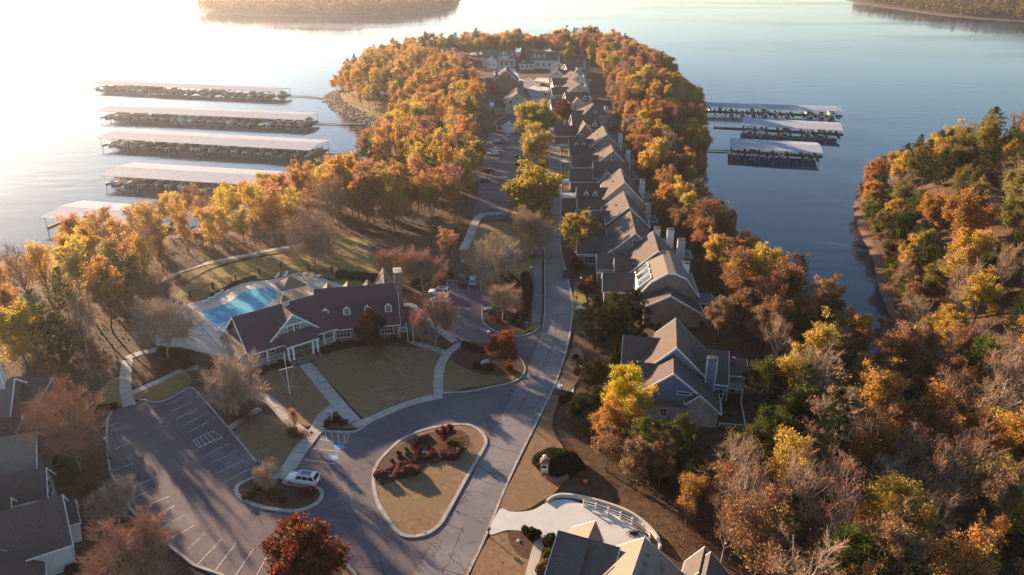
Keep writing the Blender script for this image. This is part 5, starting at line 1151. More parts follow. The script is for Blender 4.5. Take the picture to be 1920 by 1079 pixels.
def dock(title, ex, ey, L, yaw, W=19.0, boats=True, gang=None, upto=None, back=True, deckext=0):
    """covered dock: (ex, ey) is the near left eave corner; boats nose in from both sides of a spine walk"""
    a = R(yaw); ca, sa = math.cos(a), math.sin(a); ez, rz, wz = -4.3-WATER, -3.35-WATER, .45
    root = thing('covered_dock', '%s of the covered docks, long white metal roof over rows of boats' % title, 'dock', (ex, ey, WATER), a)
    m = W/2
    for y0, y1, z0, z1 in ((0, m, ez, rz), (W, m, ez, rz)):
        MB().add([(0,y0,z0),(L,y0,z0),(L,y1,z1),(0,y1,z1),(0,y0,z0-.12),(L,y0,z0-.12),(L,y1,z1-.12),(0,y1,z1-.12)], [(0,1,2,3),(7,6,5,4),(0,4,5,1),(1,5,6,2),(2,6,7,3),(3,7,4,0)]).build('roof_slope', 'metal_roof', root)
    MB().box(1.0-deckext, L+1.5, m-1.1, m+1.1, .1, wz).build('walkway', 'dock_deck', root)
    n = int(L/5.4); pitch = (L-2)/n
    for i in range(n+1):
        x = 1+i*pitch
        for y0, y1 in ((1.2, m-1.12), (m+1.12, W-1.2)): MB().box(x-.4, x+.4, y0, y1, .12, wz-.03).build('finger', 'dock_deck', root)
        for y in (1.0, m-.9, W-1.0): MB().bar((x, y, -1.5), (x, y, ez-.15+(1.1 if abs(y-m) < 2 else .1)), .16).build('post', 'steel', root)
        MB().bar((x, .5, ez-.18), (x, m, rz-.2), .16).build('rafter', 'steel', root); MB().bar((x, W-.5, ez-.18), (x, m, rz-.2), .16).build('rafter', 'steel', root)
    if gang:
        pts = [((gx-ex)*ca+(gy-ey)*sa, -(gx-ex)*sa+(gy-ey)*ca) for gx, gy in gang]
        MB().sweep(pts, 1.6, .35, .55).build('gangway', 'dock_deck', root)
        MB().sweep(pts, .06, 1.4, 1.46, False, .75).build('handrail', 'dock_deck', root)
    for row in ((0, 1) if back else (0,)):
        num = 0
        for i in range(n):
            if upto and (i+.5)*pitch > upto: break
            if brng.random() < (.12 if row == 0 else .45): continue
            nm = brng.choice(list(BOAT)); lx = 1+(i+.5)*pitch; ly = (m*.5+.2 if row == 0 else W-m*.5-.2)+brng.uniform(-.5,.5); f = (90 if row == 0 else -90) if brng.random() < .7 else (-90 if row == 0 else 90)
            wx, wy = ex+lx*ca-ly*sa, ey+lx*sa+ly*ca
            lab = '%s, %s from left, %s row, %s dock' % (BDESC[nm], NTH[num] if num else 'first', 'near' if row == 0 else 'rear', title); num += 1
            b = BOAT[nm]
            if nm in used_b: b = dup(b, (wx, wy, WATER+.1), a+R(f), None, lab, 'boats under the covered docks')
            else: used_b.add(nm); b.location = (wx, wy, WATER+.1); b.rotation_euler = (0,0,a+R(f)); b['label'] = lab; b['group'] = 'boats under the covered docks'
            b['category'] = 'boat'
dock('farthest left', -262.4, 473.8, 131, -14.3, 15, gang=[(-135,449),(-122,448),(-108,440)])
dock('second farthest left', -212.1, 383.5, 114, -11.5, 18, gang=[(-100,371),(-84,368),(-72,368)])
dock('middle left', -180.5, 322.1, 101, -13.0, 19, gang=[(-82,307),(-66,306),(-57,308)])
dock('fourth left', -148.7, 261.6, 78, -12.0, 19, upto=50, gang=[(-72,255),(-62,258)])
dock('nearest left', -143.0, 214.3, 36, -13, 18)
dock('far right', 100.4, 395.3, 69, -11.0, 14, gang=[(104,402),(95,400)])
dock('middle right', 107.5, 348.3, 44, -15.5, 19, deckext=14, gang=[(94,363),(84,358)])
dock('near right', 89.9, 304.0, 36, -14.5, 19, gang=[(92,312),(80,314),(75,312)])
for nm, o in list(BOAT.items()):
    if nm not in used_b:
        for c in list(o.children):
            for d in list(c.children): bpy.data.objects.remove(d)
            bpy.data.objects.remove(c)
        bpy.data.objects.remove(o)
# rocky cove bank
def riprap():
    rng = np.random.default_rng(9); line = smooth_line([(-61,352),(-70.7,366.9),(-89.5,393.8),(-106,430),(-110,448),(-107,462)], 12); V = []; F = []
    base = np.array([(math.cos(t)*c, math.sin(t)*c, z) for z, c in ((-.5,.5),(.1,1),(.55,.55)) for t in [k*math.pi/3 for k in range(6)]])
    for i in range(1300):
        p = line[rng.integers(len(line)-1)]; x, y = p[0]+rng.uniform(-1,9)*.9, p[1]+rng.uniform(-3,3)+rng.uniform(-1,3)
        if not in_poly(np.array([x]), np.array([y]), SHORE)[0] and rng.random() < .8: continue
        V.append((base*rng.uniform(.35,.95)*rng.uniform(.7,1.3,(1,3))+rng.normal(size=base.shape)*.07, x, y))
    xs = np.array([v[1] for v in V]); ys = np.array([v[2] for v in V]); zz = np.maximum(height(xs, ys), WATER-.1)
    vs = np.concatenate([v[0]+np.array([v[1], v[2], z+.1]) for v, z in zip(V, zz)]); f = []
    for r in range(2):
        for k in range(6): f.append((r*6+k, r*6+(k+1) % 6, (r+1)*6+(k+1) % 6, (r+1)*6+k))
    f.append((12,13,14,15)); f.append((12,15,16,17)); f = np.array(f); Fq = np.concatenate([f+18*i for i in range(len(V))])
    me = quads_mesh('riprap', vs, Fq, MT['stone_pale']); o = bpy.data.objects.new('riprap', me); COL.objects.link(o); stuff(o, 'grey brown riprap stones along the cove bank', 'stones')
MT['stone_pale'] = mat('stone_pale', (.30,.24,.19), (.17,.135,.11), .6, .9)
riprap()
bank = [(-60,362),(-75,385),(-92,412),(-100,440),(-101,458),(-94,452),(-84,420),(-66,390),(-54,368)]
def bank_sheet():
    xs = np.arange(-105, -50, 1.5); ys = np.arange(355, 465, 1.5); X, Y = np.meshgrid(xs, ys); Z = height(X.ravel(), Y.ravel()).reshape(X.shape)+.12; b = MB()
    for j in range(len(ys)-1):
        for i in range(len(xs)-1):
            if in_poly(np.array([xs[i]+.75]), np.array([ys[j]+.75]), bank)[0]: b.add([(X[j,i],Y[j,i],Z[j,i]),(X[j,i+1],Y[j,i+1],Z[j,i+1]),(X[j+1,i+1],Y[j+1,i+1],Z[j+1,i+1]),(X[j+1,i],Y[j+1,i],Z[j+1,i])], [(0,1,2,3)])
    struct(b.build('grass_bank', 'green_lawn'))
bank_sheet()
# ------------------------------------------------------------------ vehicles
MT['tyre'] = mat('tyre', (.018,.018,.018), rough=.85); MT['rim'] = mat('rim', (.35,.35,.36), rough=.3, metallic=.8)
MT['lamp_lens'] = mat('lamp_lens', (.75,.75,.72), rough=.15, spec=.7); MT['tail_lens'] = mat('tail_lens', (.30,.015,.012), rough=.2, spec=.7)
for nm, c in {'white': (.74,.74,.73), 'black': (.016,.016,.018), 'silver': (.36,.40,.44), 'grey': (.10,.10,.105), 'navy': (.03,.04,.07), 'maroon': (.10,.02,.02)}.items():
    MT['car_'+nm] = mat('car_'+nm, c, rough=.22, spec=.6, metallic=.0 if nm == 'white' else .3)
def rrect(x, hw, z0, z1, r=.14, n=3):
    pts = []
    for cx, cz, a0 in ((hw-r, z1-r, 0), (-hw+r, z1-r, 90), (-hw+r, z0+r, 180), (hw-r, z0+r, 270)):
        for k in range(n): t = R(a0+90*k/(n-1)); pts.append((x, cx+r*math.cos(t), cz+r*math.sin(t)))
    return pts
def car(label, px, rear, front, paint='white', kind='suv', group='parked cars', z=.02):
    """px rear/front: ground pixels under the two ends along the car's axis"""
    (xr, yr), (xf, yf) = G(*rear), G(*front); yaw = math.atan2(yf-yr, xf-xr); cx, cy_ = (xr+xf)/2, (yr+yf)/2
    return car_at(label, cx, cy_, yaw, paint, kind, group, z)
def car_at(label, cx, cy_, yaw, paint='white', kind='suv', group='parked cars', z=.02):
    r = thing('pickup_truck' if kind == 'pickup' else 'parked_car', label, 'pickup truck' if kind == 'pickup' else 'car', (cx, cy_, z), yaw, group); P = 'car_'+paint
    L, W, hb, hr = {'suv': (4.75,1.88,1.0,1.70), 'sedan': (4.6,1.80,.90,1.43), 'hatch': (4.4,1.82,.96,1.6), 'pickup': (5.6,1.98,1.12,1.86)}[kind]; h = L/2; w = W/2
    st = [(-h, w*.80, .42, hb*.86), (-h+.12, w*.94, .32, hb*.98), (-h+.6, w, .26, hb), (0, w, .25, hb), (h*.42, w, .26, hb*.99), (h-.55, w*.97, .28, hb*.90), (h-.15, w*.88, .32, hb*.80), (h, w*.70, .42, hb*.70)]
    MB().loft([rrect(*s) for s in st]).build('body', P, r, True)
    a, b, c, d = {'suv': (-h+.10, h*.42, -h+.45, h*.10), 'sedan': (-h+.75, h*.46, -h+1.35, h*.06), 'hatch': (-h+.15, h*.45, -h+.6, h*.10), 'pickup': (-.35, h*.45, -.1, h*.16)}[kind]
    bw, tw = w*.93, w*.74; z0, z1 = hb-.06, hr
    lo = [(a,-bw),(b,-bw*.96),(b,bw*.96),(a,bw)]; hi = [(c,-tw),(d,-tw),(d,tw),(c,tw)]
    mid = [(lo[k][0]*.08+hi[k][0]*.92, lo[k][1]*.08+hi[k][1]*.92) for k in range(4)]
    MB().loft([[(p[0],p[1],z0) for p in lo], [(p[0],p[1],z0+(z1-z0)*.92) for p in mid], [(p[0]*.96,p[1]*.9,z1) for p in hi]]).build('cabin', P, r)
    def glass(i, j, name, t0=.12, t1=.86, e=.06, cut=None):
        A, B, C, D = (Vector((*lo[i], z0)), Vector((*lo[j], z0)), Vector((*mid[j], z0+(z1-z0)*.92)), Vector((*mid[i], z0+(z1-z0)*.92)))
        def pt(u, v): return (A*(1-u)+B*u)*(1-v)+(D*(1-u)+C*u)*v
        n = (B-A).cross(D-A).normalized(); n = n if n.dot((A+B)/2-Vector(((a+b)/2,0,z0))) > 0 else -n
        spans = cut or [(e, 1-e)]
        for u0, u1 in spans:
            q = [pt(u0,t0), pt(u1,t0), pt(u1,t1), pt(u0,t1)]
            MB().add([p+n*.012 for p in q]+[p-n*.02 for p in q], [(0,1,2,3),(7,6,5,4),(0,4,5,1),(1,5,6,2),(2,6,7,3),(3,7,4,0)]).build(name, 'glass', r)
    glass(1, 2, 'windshield'); glass(3, 0, 'rear_window')
    sp = [(.05,.33),(.37,.64),(.68,.95)] if kind in ('suv','hatch') else [(.06,.48),(.53,.94)]
    glass(0, 1, 'side_window', cut=sp); glass(2, 3, 'side_window', cut=[(1-v, 1-u) for u, v in sp][::-1])
    for x in (-h*.60, h*.62):
        for sy in (-1, 1):
            t = MB()
            ring = [(.34*math.cos(2*math.pi*k/16), .34*math.sin(2*math.pi*k/16)) for k in range(16)]
            t.loft([[(x+p[0]*q, sy*(w*.98-yy), .34+p[1]*q) for p in ring] for yy, q in ((.24,.95),(.2,1),(.04,1),(0,.9))])
            o = t.build('wheel', 'tyre', r); MB().loft([[(x+p[0]*q, sy*(w*.98+yy), .34+p[1]*q) for p in ring] for yy, q in ((-.02,.62),(.008,.6))]).build('rim', 'rim', o)
    for sy in (-1, 1):
        MB().loft([rrect(x, .16, hb*.60, hb*.80, .05) for x in (h-.30, h-.05)]).build('headlight', 'lamp_lens', r).location = (0, sy*w*.60, 0)
        MB().loft([rrect(x, .11, hb*.62, hb*.92, .05) for x in (-h+.0, -h+.2)]).build('tail_light', 'tail_lens', r).location = (-.01, sy*w*.72, 0)
        MB().box(b-.25, b-.08, sy*(w+.02)-.09, sy*(w+.02)+.09, hb-.02, hb+.14).build('wing_mirror', P, r)
    MB().box(h-.06, h+.02, -w*.5, w*.5, .48, hb*.58).build('grille', 'cv_black', r)
    if kind == 'suv':
        for sy in (-1, 1): MB().bar((c+.1, sy*tw*.86, z1+.05), (d-.1, sy*tw*.86, z1+.05), .05).build('roof_rail', 'cv_black', r)
        MB().box(c+.5, d-.15, -tw*.55, tw*.55, z1-.01, z1+.012).build('sunroof', 'glass', r)
    if kind == 'pickup':
        MB().box(-h+.12, -.45, -w*.82, w*.82, hb-.01, hb+.015).build('bed_cover', 'cv_black', r)
    return r
car('white station wagon with black roof rails parked beside the lower planted island', 0, (597,908), (540,900), 'white', 'suv')
car('white car parked nearest the hedge on the left of the upper lot', 0, (845,554), (803,551), 'white', 'suv')
car('white hatchback parked second from the hedge in the upper lot', 0, (845,569), (805,566), 'white', 'hatch')
car('black pickup truck at the back of the upper lot', 0, (866,540), (866,521), 'black', 'pickup')
car('silver blue car beside the black pickup truck', 0, (887,540), (887,523), 'silver', 'suv')
car('dark grey car half hidden behind the bare tree in the upper lot', 0, (945,585), (914,585), 'grey', 'suv')
car('black car at the right kerb of the street', 0, (1061,524), (1059,508), 'black', 'sedan')
car('white car nearest in the far parking lot', 0, (935,291), (914,291), 'white', 'suv')
car('silver car behind the white one in the far parking lot', 0, (936,284), (920,284), 'silver', 'sedan')
car('dark sedan third in the row of the far parking lot', 0, (943,270), (922,270), 'navy', 'sedan')
car('silver car next to the dark sedan near the garage with pediment', 0, (952,267), (934,266), 'silver', 'sedan')
car('white car in front of the garage with the pediment', 0, (953,257), (953,251), 'white', 'suv')
car('dark car on the left of the far lot beside the lamp', 0, (922,324), (908,323), 'black', 'sedan')
car('dark car near the lower planted nose of the far lot', 0, (913,341), (901,341), 'navy', 'sedan')
car('black car under the willow on the right of the far lot, farther one', 0, (968,296), (984,297), 'black', 'sedan')
car('dark red car under the willow on the right of the far lot, nearer one', 0, (968,310), (984,310), 'maroon', 'sedan')
car('black car on the driveway of the tan house by the far green', 0, (1011,163), (1024,159), 'black', 'sedan')
car('white car outside the red brown townhouse', 0, (940,137), (924,137), 'white', 'suv')
car('silver car in front of the white house at the tip', 0, (940,131), (952,130), 'silver', 'suv')

# ------------------------------------------------------------------ lamps, signs, mailboxes, flagpole
def post_lamp(label, u, v, hgt=3.7, dark=False):
    x, y = G(u, v); r = thing('street_lamp', label, 'lamp', (x, y, 0), 0, 'globe lamps')
    MB().lathe(0, 0, [(0,.16),(.25,.15),(.35,.07),(hgt-.35,.05),(hgt-.3,.1),(hgt-.22,.1)], 8).build('pole', 'metal', r)
    MB().lathe(0, 0, [(hgt-.22,.1),(hgt-.1,.2),(hgt+.06,.235),(hgt+.2,.19),(hgt+.3,.05)], 12).build('globe', 'metal' if dark else 'globe', r, True)
    MB().lathe(0, 0, [(hgt+.3,.06),(hgt+.36,.04),(hgt+.42,.005)], 8).build('finial', 'metal', r)
post_lamp('white globe lamp on the grass beside the asphalt path', 996, 530); post_lamp('white globe lamp left of the two white cars', 784, 578); post_lamp('white globe lamp at the mouth of the upper lot above the red tree', 917, 655)
post_lamp('white globe lamp behind the black pickup truck', 868, 518); post_lamp('white globe lamp by the round hedges at the pale drive', 1053, 760); post_lamp('globe lamp on the left edge of the left lot, upper one', 206, 862); post_lamp('globe lamp on the left edge of the left lot, lower one', 203, 960)
post_lamp('dark lantern lamp at the edge of the maple lawn', 633, 1072, 2.8, True); post_lamp('globe lamp under the bare tree before the porch', 427, 776, 3.2); post_lamp('globe lamp in the far parking lot', 921, 347); post_lamp('globe lamp among the shrubs beside the brick house', 1089, 545, 3.0)
x, y = G(1017, 552); r = thing('street_light_pole', 'tall dark street light pole between the asphalt path and the street', 'lamp', (x, y, 0))
MB().cyl(0, 0, 0, 9.6, .11, .06, 8).build('pole', 'metal', r); MB().bar((0,0,9.5), (.0,1.3,9.75), .07).build('arm', 'metal', r); MB().box(-.16, .16, 1.1, 1.75, 9.66, 9.8).build('lamp_head', 'metal', r)
def sign(label, u, v, col, hgt=2.0, shape='disc', face=-90):
    x, y = G(u, v); r = thing('road_sign', label, 'sign', (x, y, 0), R(face+90)); MB().bar((0,0,0), (0,0,hgt+.3), .06).build('post', 'steel', r); b = MB()
    if shape == 'disc': b.loft([[(.33*math.cos(k*math.pi/6), yy, hgt+.33*math.sin(k*math.pi/6)) for k in range(12)] for yy in (-.05,-.035)])
    else: b.box(-.25, .25, -.05, -.035, hgt-.3, hgt+.3)
    b.build('sign_face', col, r)
sign('round blue sign at the mouth of the upper lot', 988, 622, 'blue_paint'); sign('small blue sign on the street verge', 1014, 560, 'blue_paint', 2.2, 'plate')
def mailbox(label, u, v, yaw=60):
    x, y = G(u, v); r = thing('mailbox', label, 'mailbox', (x, y, .1), R(yaw)); MB().bar((0,0,0), (0,0,1.1), .1).build('post', 'metal', r)
    pr = [(-.13,0),(.13,0),(.13,.14),(.08,.24),(-.08,.24),(-.13,.14)]; MB().loft([[(x_, p[0], 1.1+p[1]) for p in pr] for x_ in (-.26,.26)]).build('box', 'metal', r); MB().box(-.1, -.06, .13, .16, 1.2, 1.42).build('flag', 'tail_lens', r)
mailbox('black mailbox at the kerb near the pale drive', 1053, 703); mailbox('black mailbox at the kerb below the curved driveway', 917, 1008); mailbox('black mailbox at the kerb by the small green lawn', 1081, 568, 20)
# flagpole with yardarm
x, y = G(543.5, 739); r = thing('flagpole', 'white flagpole with yardarm and signal flags on the lawn before the porch', 'flagpole', (x, y, .1), R(30))
MT['cloth_red'] = mat('cloth_red', (.45,.06,.06), (.6,.55,.5), 5, .9, lo=.45, hi=.52); MT['cloth_orange'] = mat('cloth_orange', (.62,.14,.04), rough=.9); MT['cloth_navy'] = mat('cloth_navy', (.02,.03,.12), rough=.9); MT['cloth_yellow'] = mat('cloth_yellow', (.6,.45,.06), rough=.9)
MB().lathe(0, 0, [(0,.14),(.15,.1),(.2,.075),(7.4,.045),(7.45,.09),(7.58,.09),(7.66,.02)], 8).build('pole', 'white', r)
MB().bar((-1.2,0,4.9), (1.2,0,4.9), .07).build('yardarm', 'white', r)
for sx in (-1, 1):
    hl = MB().bar((sx*1.15,0,4.88), (sx*.25,0,.9), .02).build('halyard', 'white', r)
    for i, m in enumerate(('cloth_orange', 'white', 'cloth_navy', 'cloth_yellow')):
        t = .14+.2*i; bx, bz = sx*(1.15-.9*t), 4.88-3.98*t; MB().add([(bx,.0,bz),(bx+.1,.32,bz-.1),(bx+.04,.3,bz-.42),(bx-.05*sx,.0,bz-.36)], [(0,1,2,3)]).build('signal_flag', m, r)
fl = MB(); n = 5
for i in range(n): fl.add([(0,.04+.13*i,7.2-.1*i*i*.3),(.05*(-1)**i,.17+.13*i,7.2-.1*(i+1)**2*.3),(.05*(-1)**i,.15+.11*i,6.05-.1*(i+1)**2*.25),(0,.04+.11*i,6.05-.1*i*i*.25)], [(0,1,2,3)])
fl.build('flag', 'cloth_red', r)
x, y = G(623, 790); r = thing('sign_post', 'white angled sign post in the small bed by the main walk', 'sign', (x, y, .1), R(-20))
MB().box(-.07, .07, -.07, .07, 0, 1.9).build('post', 'white', r); MB().bar((0,0,1.88), (-.75,0,1.6), .12).build('arm', 'white', r); MB().box(-.66, -.14, -.03, .03, 1.05, 1.5).build('sign_board', 'siding_grey', r)
# entrance pier
x, y = G(1021, 888); r = thing('entrance_pier', 'square brick entrance pier with pale urn finial in front of the round hedge', 'pier', (x, y, .1), R(-8))
MB().box(-.55, .55, -.55, .55, 0, 2.0).build('shaft', 'pale_brick', r); MB().box(-.7, .7, -.7, .7, 2.0, 2.18).build('cap', 'stone', r); MB().add([(-.6,-.6,2.18),(.6,-.6,2.18),(.6,.6,2.18),(-.6,.6,2.18),(0,0,2.55)], [(3,2,1,0),(0,1,4),(1,2,4),(2,3,4),(3,0,4)]).build('cap_slope', 'brick', r)
MB().lathe(0, 0, [(2.45,.16),(2.6,.1),(2.7,.26),(2.9,.34),(3.05,.22),(3.15,.1),(3.2,.02)], 10).build('urn', 'white', r, True)
MB().box(-.3, .3, -.6, -.552, 1.2, 1.62).build('plaque', 'metal', r); MB().box(-.4, .4, -.585, -.553, .9, 1.19).build('plaque_frame', 'white', r)
arc = smooth_line(GL([(1018,890),(1026,899),(1040,904),(1056,901),(1064,896)]), 5)
w = MB().sweep(arc, .4, 0, .55).build('garden_wall', 'brick'); tag(w, 'low curved brick garden wall at the foot of the round hedge', 'wall'); struct(sheet('mulch_bed', arc+GL([(1060,885),(1030,880)]), 'mulch', .2, 0))
x, y = G(1097, 912); r = thing('garden_flag', 'small orange and navy garden flag in the dark bed beside the round hedge', 'flag', (x, y, hz(x, y)), R(10)); MB().bar((0,0,-.3), (0,0,1.15), .04).build('stake', 'metal', r); MB().box(-.24, .24, -.015, .015, .65, 1.15).build('upper_cloth', 'cloth_orange', r); MB().box(-.24, .24, -.015, .015, .3, .648).build('lower_cloth', 'cloth_navy', r)
# driveway parapet and white rail fence
arc = smooth_line(GL([(1025,944),(1036,936),(1052,932),(1080,934),(1120,943),(1170,960),(1205,982),(1230,1008),(1238,1030)]), 5)
w = MB().sweep(arc, .3, -1.5, .55).build('parapet', 'pale_concrete'); tag(w, 'curved pale concrete parapet wall round the driveway', 'wall')
pp = GL([(1094,951),(1117,957),(1140,965),(1163,974),(1185,985),(1204,997),(1218,1011)]); r = thing('rail_fence', 'white post and rail fence along the curved driveway edge', 'fence', (pp[0][0], pp[0][1], .17)); pl = [(p[0]-pp[0][0], p[1]-pp[0][1]) for p in pp]
for p in pl: MB().box(p[0]-.09, p[0]+.09, p[1]-.09, p[1]+.09, 0, 1.05).build('post', 'white', r)
for a, b in zip(pl, pl[1:]):
    for z in (.45, .85): MB().bar((a[0],a[1],z), (b[0],b[1],z), .06, .14).build('rail', 'white', r)
# low rail at the foot of the far lot
a, b = G(912, 405), G(942, 404); r = thing('rail_fence', 'low pale rail fence at the foot of the far parking lot', 'fence', (a[0], a[1], 0)); d = (b[0]-a[0], b[1]-a[1])
for i in range(4): MB().box(d[0]*i/3-.08, d[0]*i/3+.08, d[1]*i/3-.08, d[1]*i/3+.08, 0, 1.0).build('post', 'white', r)
for z in (.4, .85): MB().bar((0,0,z), (d[0],d[1],z), .07, .14).build('rail', 'white', r)

# ------------------------------------------------------------------ pool
deck_line = SLC([(330,582),(345,573),(395,560),(453,533),(507,526),(550,514),(587,512),(616,527),(660,540),(690,545),(640,580),(560,600),(500,620),(460,655),(430,668),(380,662),(340,652),(295,648),(275,618),(288,598)], 4)
struct(sheet('pool_deck', deck_line, 'pool_deck', .14, -.05))
for a, b, w in (((345,577),(425,668),.14), ((293,645),(330,588),.06), ((360,655),(320,600),.06), ((400,640),(380,662),.06)):
    ln = GL([a, b]); MB().sweep(ln, w, .12, .146).build('deck_drain', 'roof_grey', bpy.data.objects['pool_deck'])
MT['pool_water'] = mat('pool_water', (.045,.34,.50), (.08,.42,.56), .5, .5, .12, 1.4, spec=.05); MT['spa_water'] = mat('spa_water', (.22,.45,.46), rough=.06)
pool_pts = [(377,587),(407,577),(430,567),(453,551),(470,544),(492,541),(510,542),(521,547),(522,556),(510,568),(490,583),(468,600),(446,616),(428,624),(410,623),(394,606)]
x0, y0 = G(450, 590); pool = thing('swimming_pool', 'bright blue free form swimming pool with pale coping behind the clubhouse', 'pool', (x0, y0, 0)); pl = [(p[0]-x0, p[1]-y0) for p in SLC(pool_pts, 4)]
b = MB().slab(pl, .149, .149); b.keep = True; b.build('pool_water', 'pool_water', pool); MB().sweep(pl, .4, .1, .19, True).build('coping', 'pale_concrete', pool)
x1, y1 = G(434, 618); sp = [(x1-x0+2.3*math.cos(t), y1-y0+2.3*math.sin(t)) for t in [R(k*15) for k in range(24)]]
b = MB().slab(sp, .1, .5); b.keep = True; b.build('spa_water', 'spa_water', pool); MB().sweep(sp, .45, .1, .62, True).build('spa_wall', 'pale_concrete', pool)
xs, ys = G(483, 563); st = MB()
for k in range(8): t = R(k*45); st.add([(xs-x0+.25*math.cos(t-.4), ys-y0+.25*math.sin(t-.4), .153), (xs-x0+(1.9 if k % 2 == 0 else 1.1)*math.cos(t), ys-y0+(1.9 if k % 2 == 0 else 1.1)*math.sin(t), .153), (xs-x0+.25*math.cos(t+.4), ys-y0+.25*math.sin(t+.4), .153)], [(0,1,2)])
MT['star'] = mat('star_tile', (.06,.20,.34), rough=.1); st.build('compass_star', 'star', pool)
# loungers and tables on the deck
def lounger(u, v, yaw, label):
    x, y = G(u, v, .14); r = thing('sun_lounger', label, 'lounger', (x, y, .14), R(yaw), 'pool loungers')
    MB().box(-.95, .35, -.32, .32, .28, .36).build('seat', 'white', r); o = MB().add([(.36,-.32,.3),(.36,.32,.3),(.95,.32,.72),(.95,-.32,.72),(.36,-.32,.38),(.36,.32,.38),(.93,.32,.8),(.93,-.32,.8)], [(0,1,2,3),(7,6,5,4),(0,4,5,1),(1,5,6,2),(2,6,7,3),(3,7,4,0)]).build('backrest', 'white', r)
    for lx in (-.85, .3):
        for ly in (-.28, .28): MB().box(lx-.03, lx+.03, ly-.03, ly+.03, 0, .279).build('leg', 'white', r)
for i, (u, v, yw) in enumerate([(358,633,130),(373,626,130),(347,597,130),(330,603,130),(287,630,110),(291,638,110),(297,645,110),(388,566,60),(400,560,60),(412,552,60),(520,520,80),(536,517,80)]):
    lounger(u, v, yw, ['white lounger nearest the clubhouse on the left pool deck','white lounger second nearest the clubhouse on the left pool deck','white lounger by the upper left corner of the pool','white lounger on the left deck farthest from the pool corner','white lounger at the outer left deck edge, upper of three','white lounger at the outer left deck edge, middle of three','white lounger at the outer left deck edge, lower of three','white lounger left along the far side of the pool','white lounger second along the far side of the pool','white lounger third along the far side of the pool','white lounger beside the pavilion, left one','white lounger beside the pavilion, right one'][i])
def patio_table(u, v, label, umb=True):
    x, y = G(u, v, .14); r = thing('patio_table', label, 'table', (x, y, .14), 0, 'patio tables'); MB().cyl(0,0,.68,.74,.6,n=14).build('table_top', 'white', r); MB().cyl(0,0,0,.68,.05,n=8).build('pedestal', 'metal', r)
    for k in range(4):
        t = R(45+90*k); c = MB().box(-.24,.24,-.24,.24,.4,.46).box(-.24,.24,.2,.25,.46,.9).build('seat', 'roof_grey', r); c.location = (math.cos(t)*1.0, math.sin(t)*1.0, 0); c.rotation_euler = (0,0,t-R(90))
for u, v, lb in ((572,518,'round patio table right of the pavilion, left one'), (598,522,'round patio table right of the pavilion, right one'), (340,622,'round patio table in the middle of the left deck')): patio_table(u, v, lb)
# pool fence
fp = GL([(322,585),(357,560),(400,543),(443,529),(487,516),(528,505),(580,509),(623,512),(660,520)]); r = thing('pool_fence', 'black iron fence along the grass behind the pool', 'fence', (fp[0][0], fp[0][1], .06)); fl = [(p[0]-fp[0][0], p[1]-fp[0][1]) for p in fp]
for p in fl: o = MB().box(p[0]-.16, p[0]+.16, p[1]-.16, p[1]+.16, 0, 1.6).build('post', 'metal', r); MB().box(p[0]-.2, p[0]+.2, p[1]-.2, p[1]+.2, 1.6, 1.7).build('cap', 'metal', o)
pk = MB()
for a, b in zip(fl, fl[1:]):
    for z in (.2, 1.3): MB().bar((a[0],a[1],z), (b[0],b[1],z), .05).build('rail', 'metal', r)
    n = int(math.dist(a, b)/.28)
    for i in range(1, n): pk.bar((a[0]+(b[0]-a[0])*i/n, a[1]+(b[1]-a[1])*i/n, .1), (a[0]+(b[0]-a[0])*i/n, a[1]+(b[1]-a[1])*i/n, 1.45), .02)
stuff(pk.build('pickets', 'metal', r))
# bench and rocks in the heart-shaped bed
def rock(u, v, s, label, m='stone_pale'):
    x, y = G(u, v, .13); rg = random.Random(int(u*7+v)); b = MB(); rings = []
    for z, c in ((-.2,.8),(.15,1),(.5,.75),(.7,.25)): rings.append([(s*c*rg.uniform(.75,1.2)*math.cos(k*math.pi/4), s*c*.75*rg.uniform(.75,1.2)*math.sin(k*math.pi/4), s*z) for k in range(8)])
    o = b.loft(rings).build('boulder', m); o.location = (x, y, .13); tag(o, label, 'rock')
rock(831, 855, .55, 'pale boulder beside the long red grass clump in the heart shaped bed', 'pale_concrete'); rock(794, 849, .35, 'small pale stone in the middle of the heart shaped bed', 'pale_concrete')
for i, (u, v) in enumerate(((727,890),(733,893),(741,892),(739,884),(731,884))): rock(u, v, .3, 'small pale stone in the left ring of the heart bed, %s' % ('left','bottom','right','top right','top left')[i], 'pale_concrete')
rock(711, 900, .25, 'lone small stone at the left kerb of the heart shaped bed'); rock(796, 998, .2, 'tiny pale stone at the lower point of the heart shaped island', 'pale_concrete'); rock(972, 1015, .3, 'pale stone in the bed below the curved driveway', 'pale_concrete')
x, y = G(912, 686, .12); o = MB().sweep([(1.1*math.cos(R(t)), .5*math.sin(R(t))*1.6) for t in range(20, 170, 15)], .18, .1, .75).build('arched_trellis', 'white'); o.location = (x, y, .1); o.rotation_euler = (0,0,R(50)); tag(o, 'small white curved garden ornament in the bed under the red tree', 'garden ornament')
x, y = G(1189, 1001, .17); V, F = leaves(np.random.default_rng(4).normal(size=(160,3))*np.array([.5,.2,.06])+np.array([0,0,.1]), .12, np.random.default_rng(5)); me = quads_mesh('leaf_heap', V, F, MT['leaf']); o = bpy.data.objects.new('leaf_heap', me); COL.objects.link(o); o.location = (x, y, .18); o.color = (.05,.03,.025,1); tag(o, 'small dark heap of leaves lying on the pale driveway', 'leaf heap')
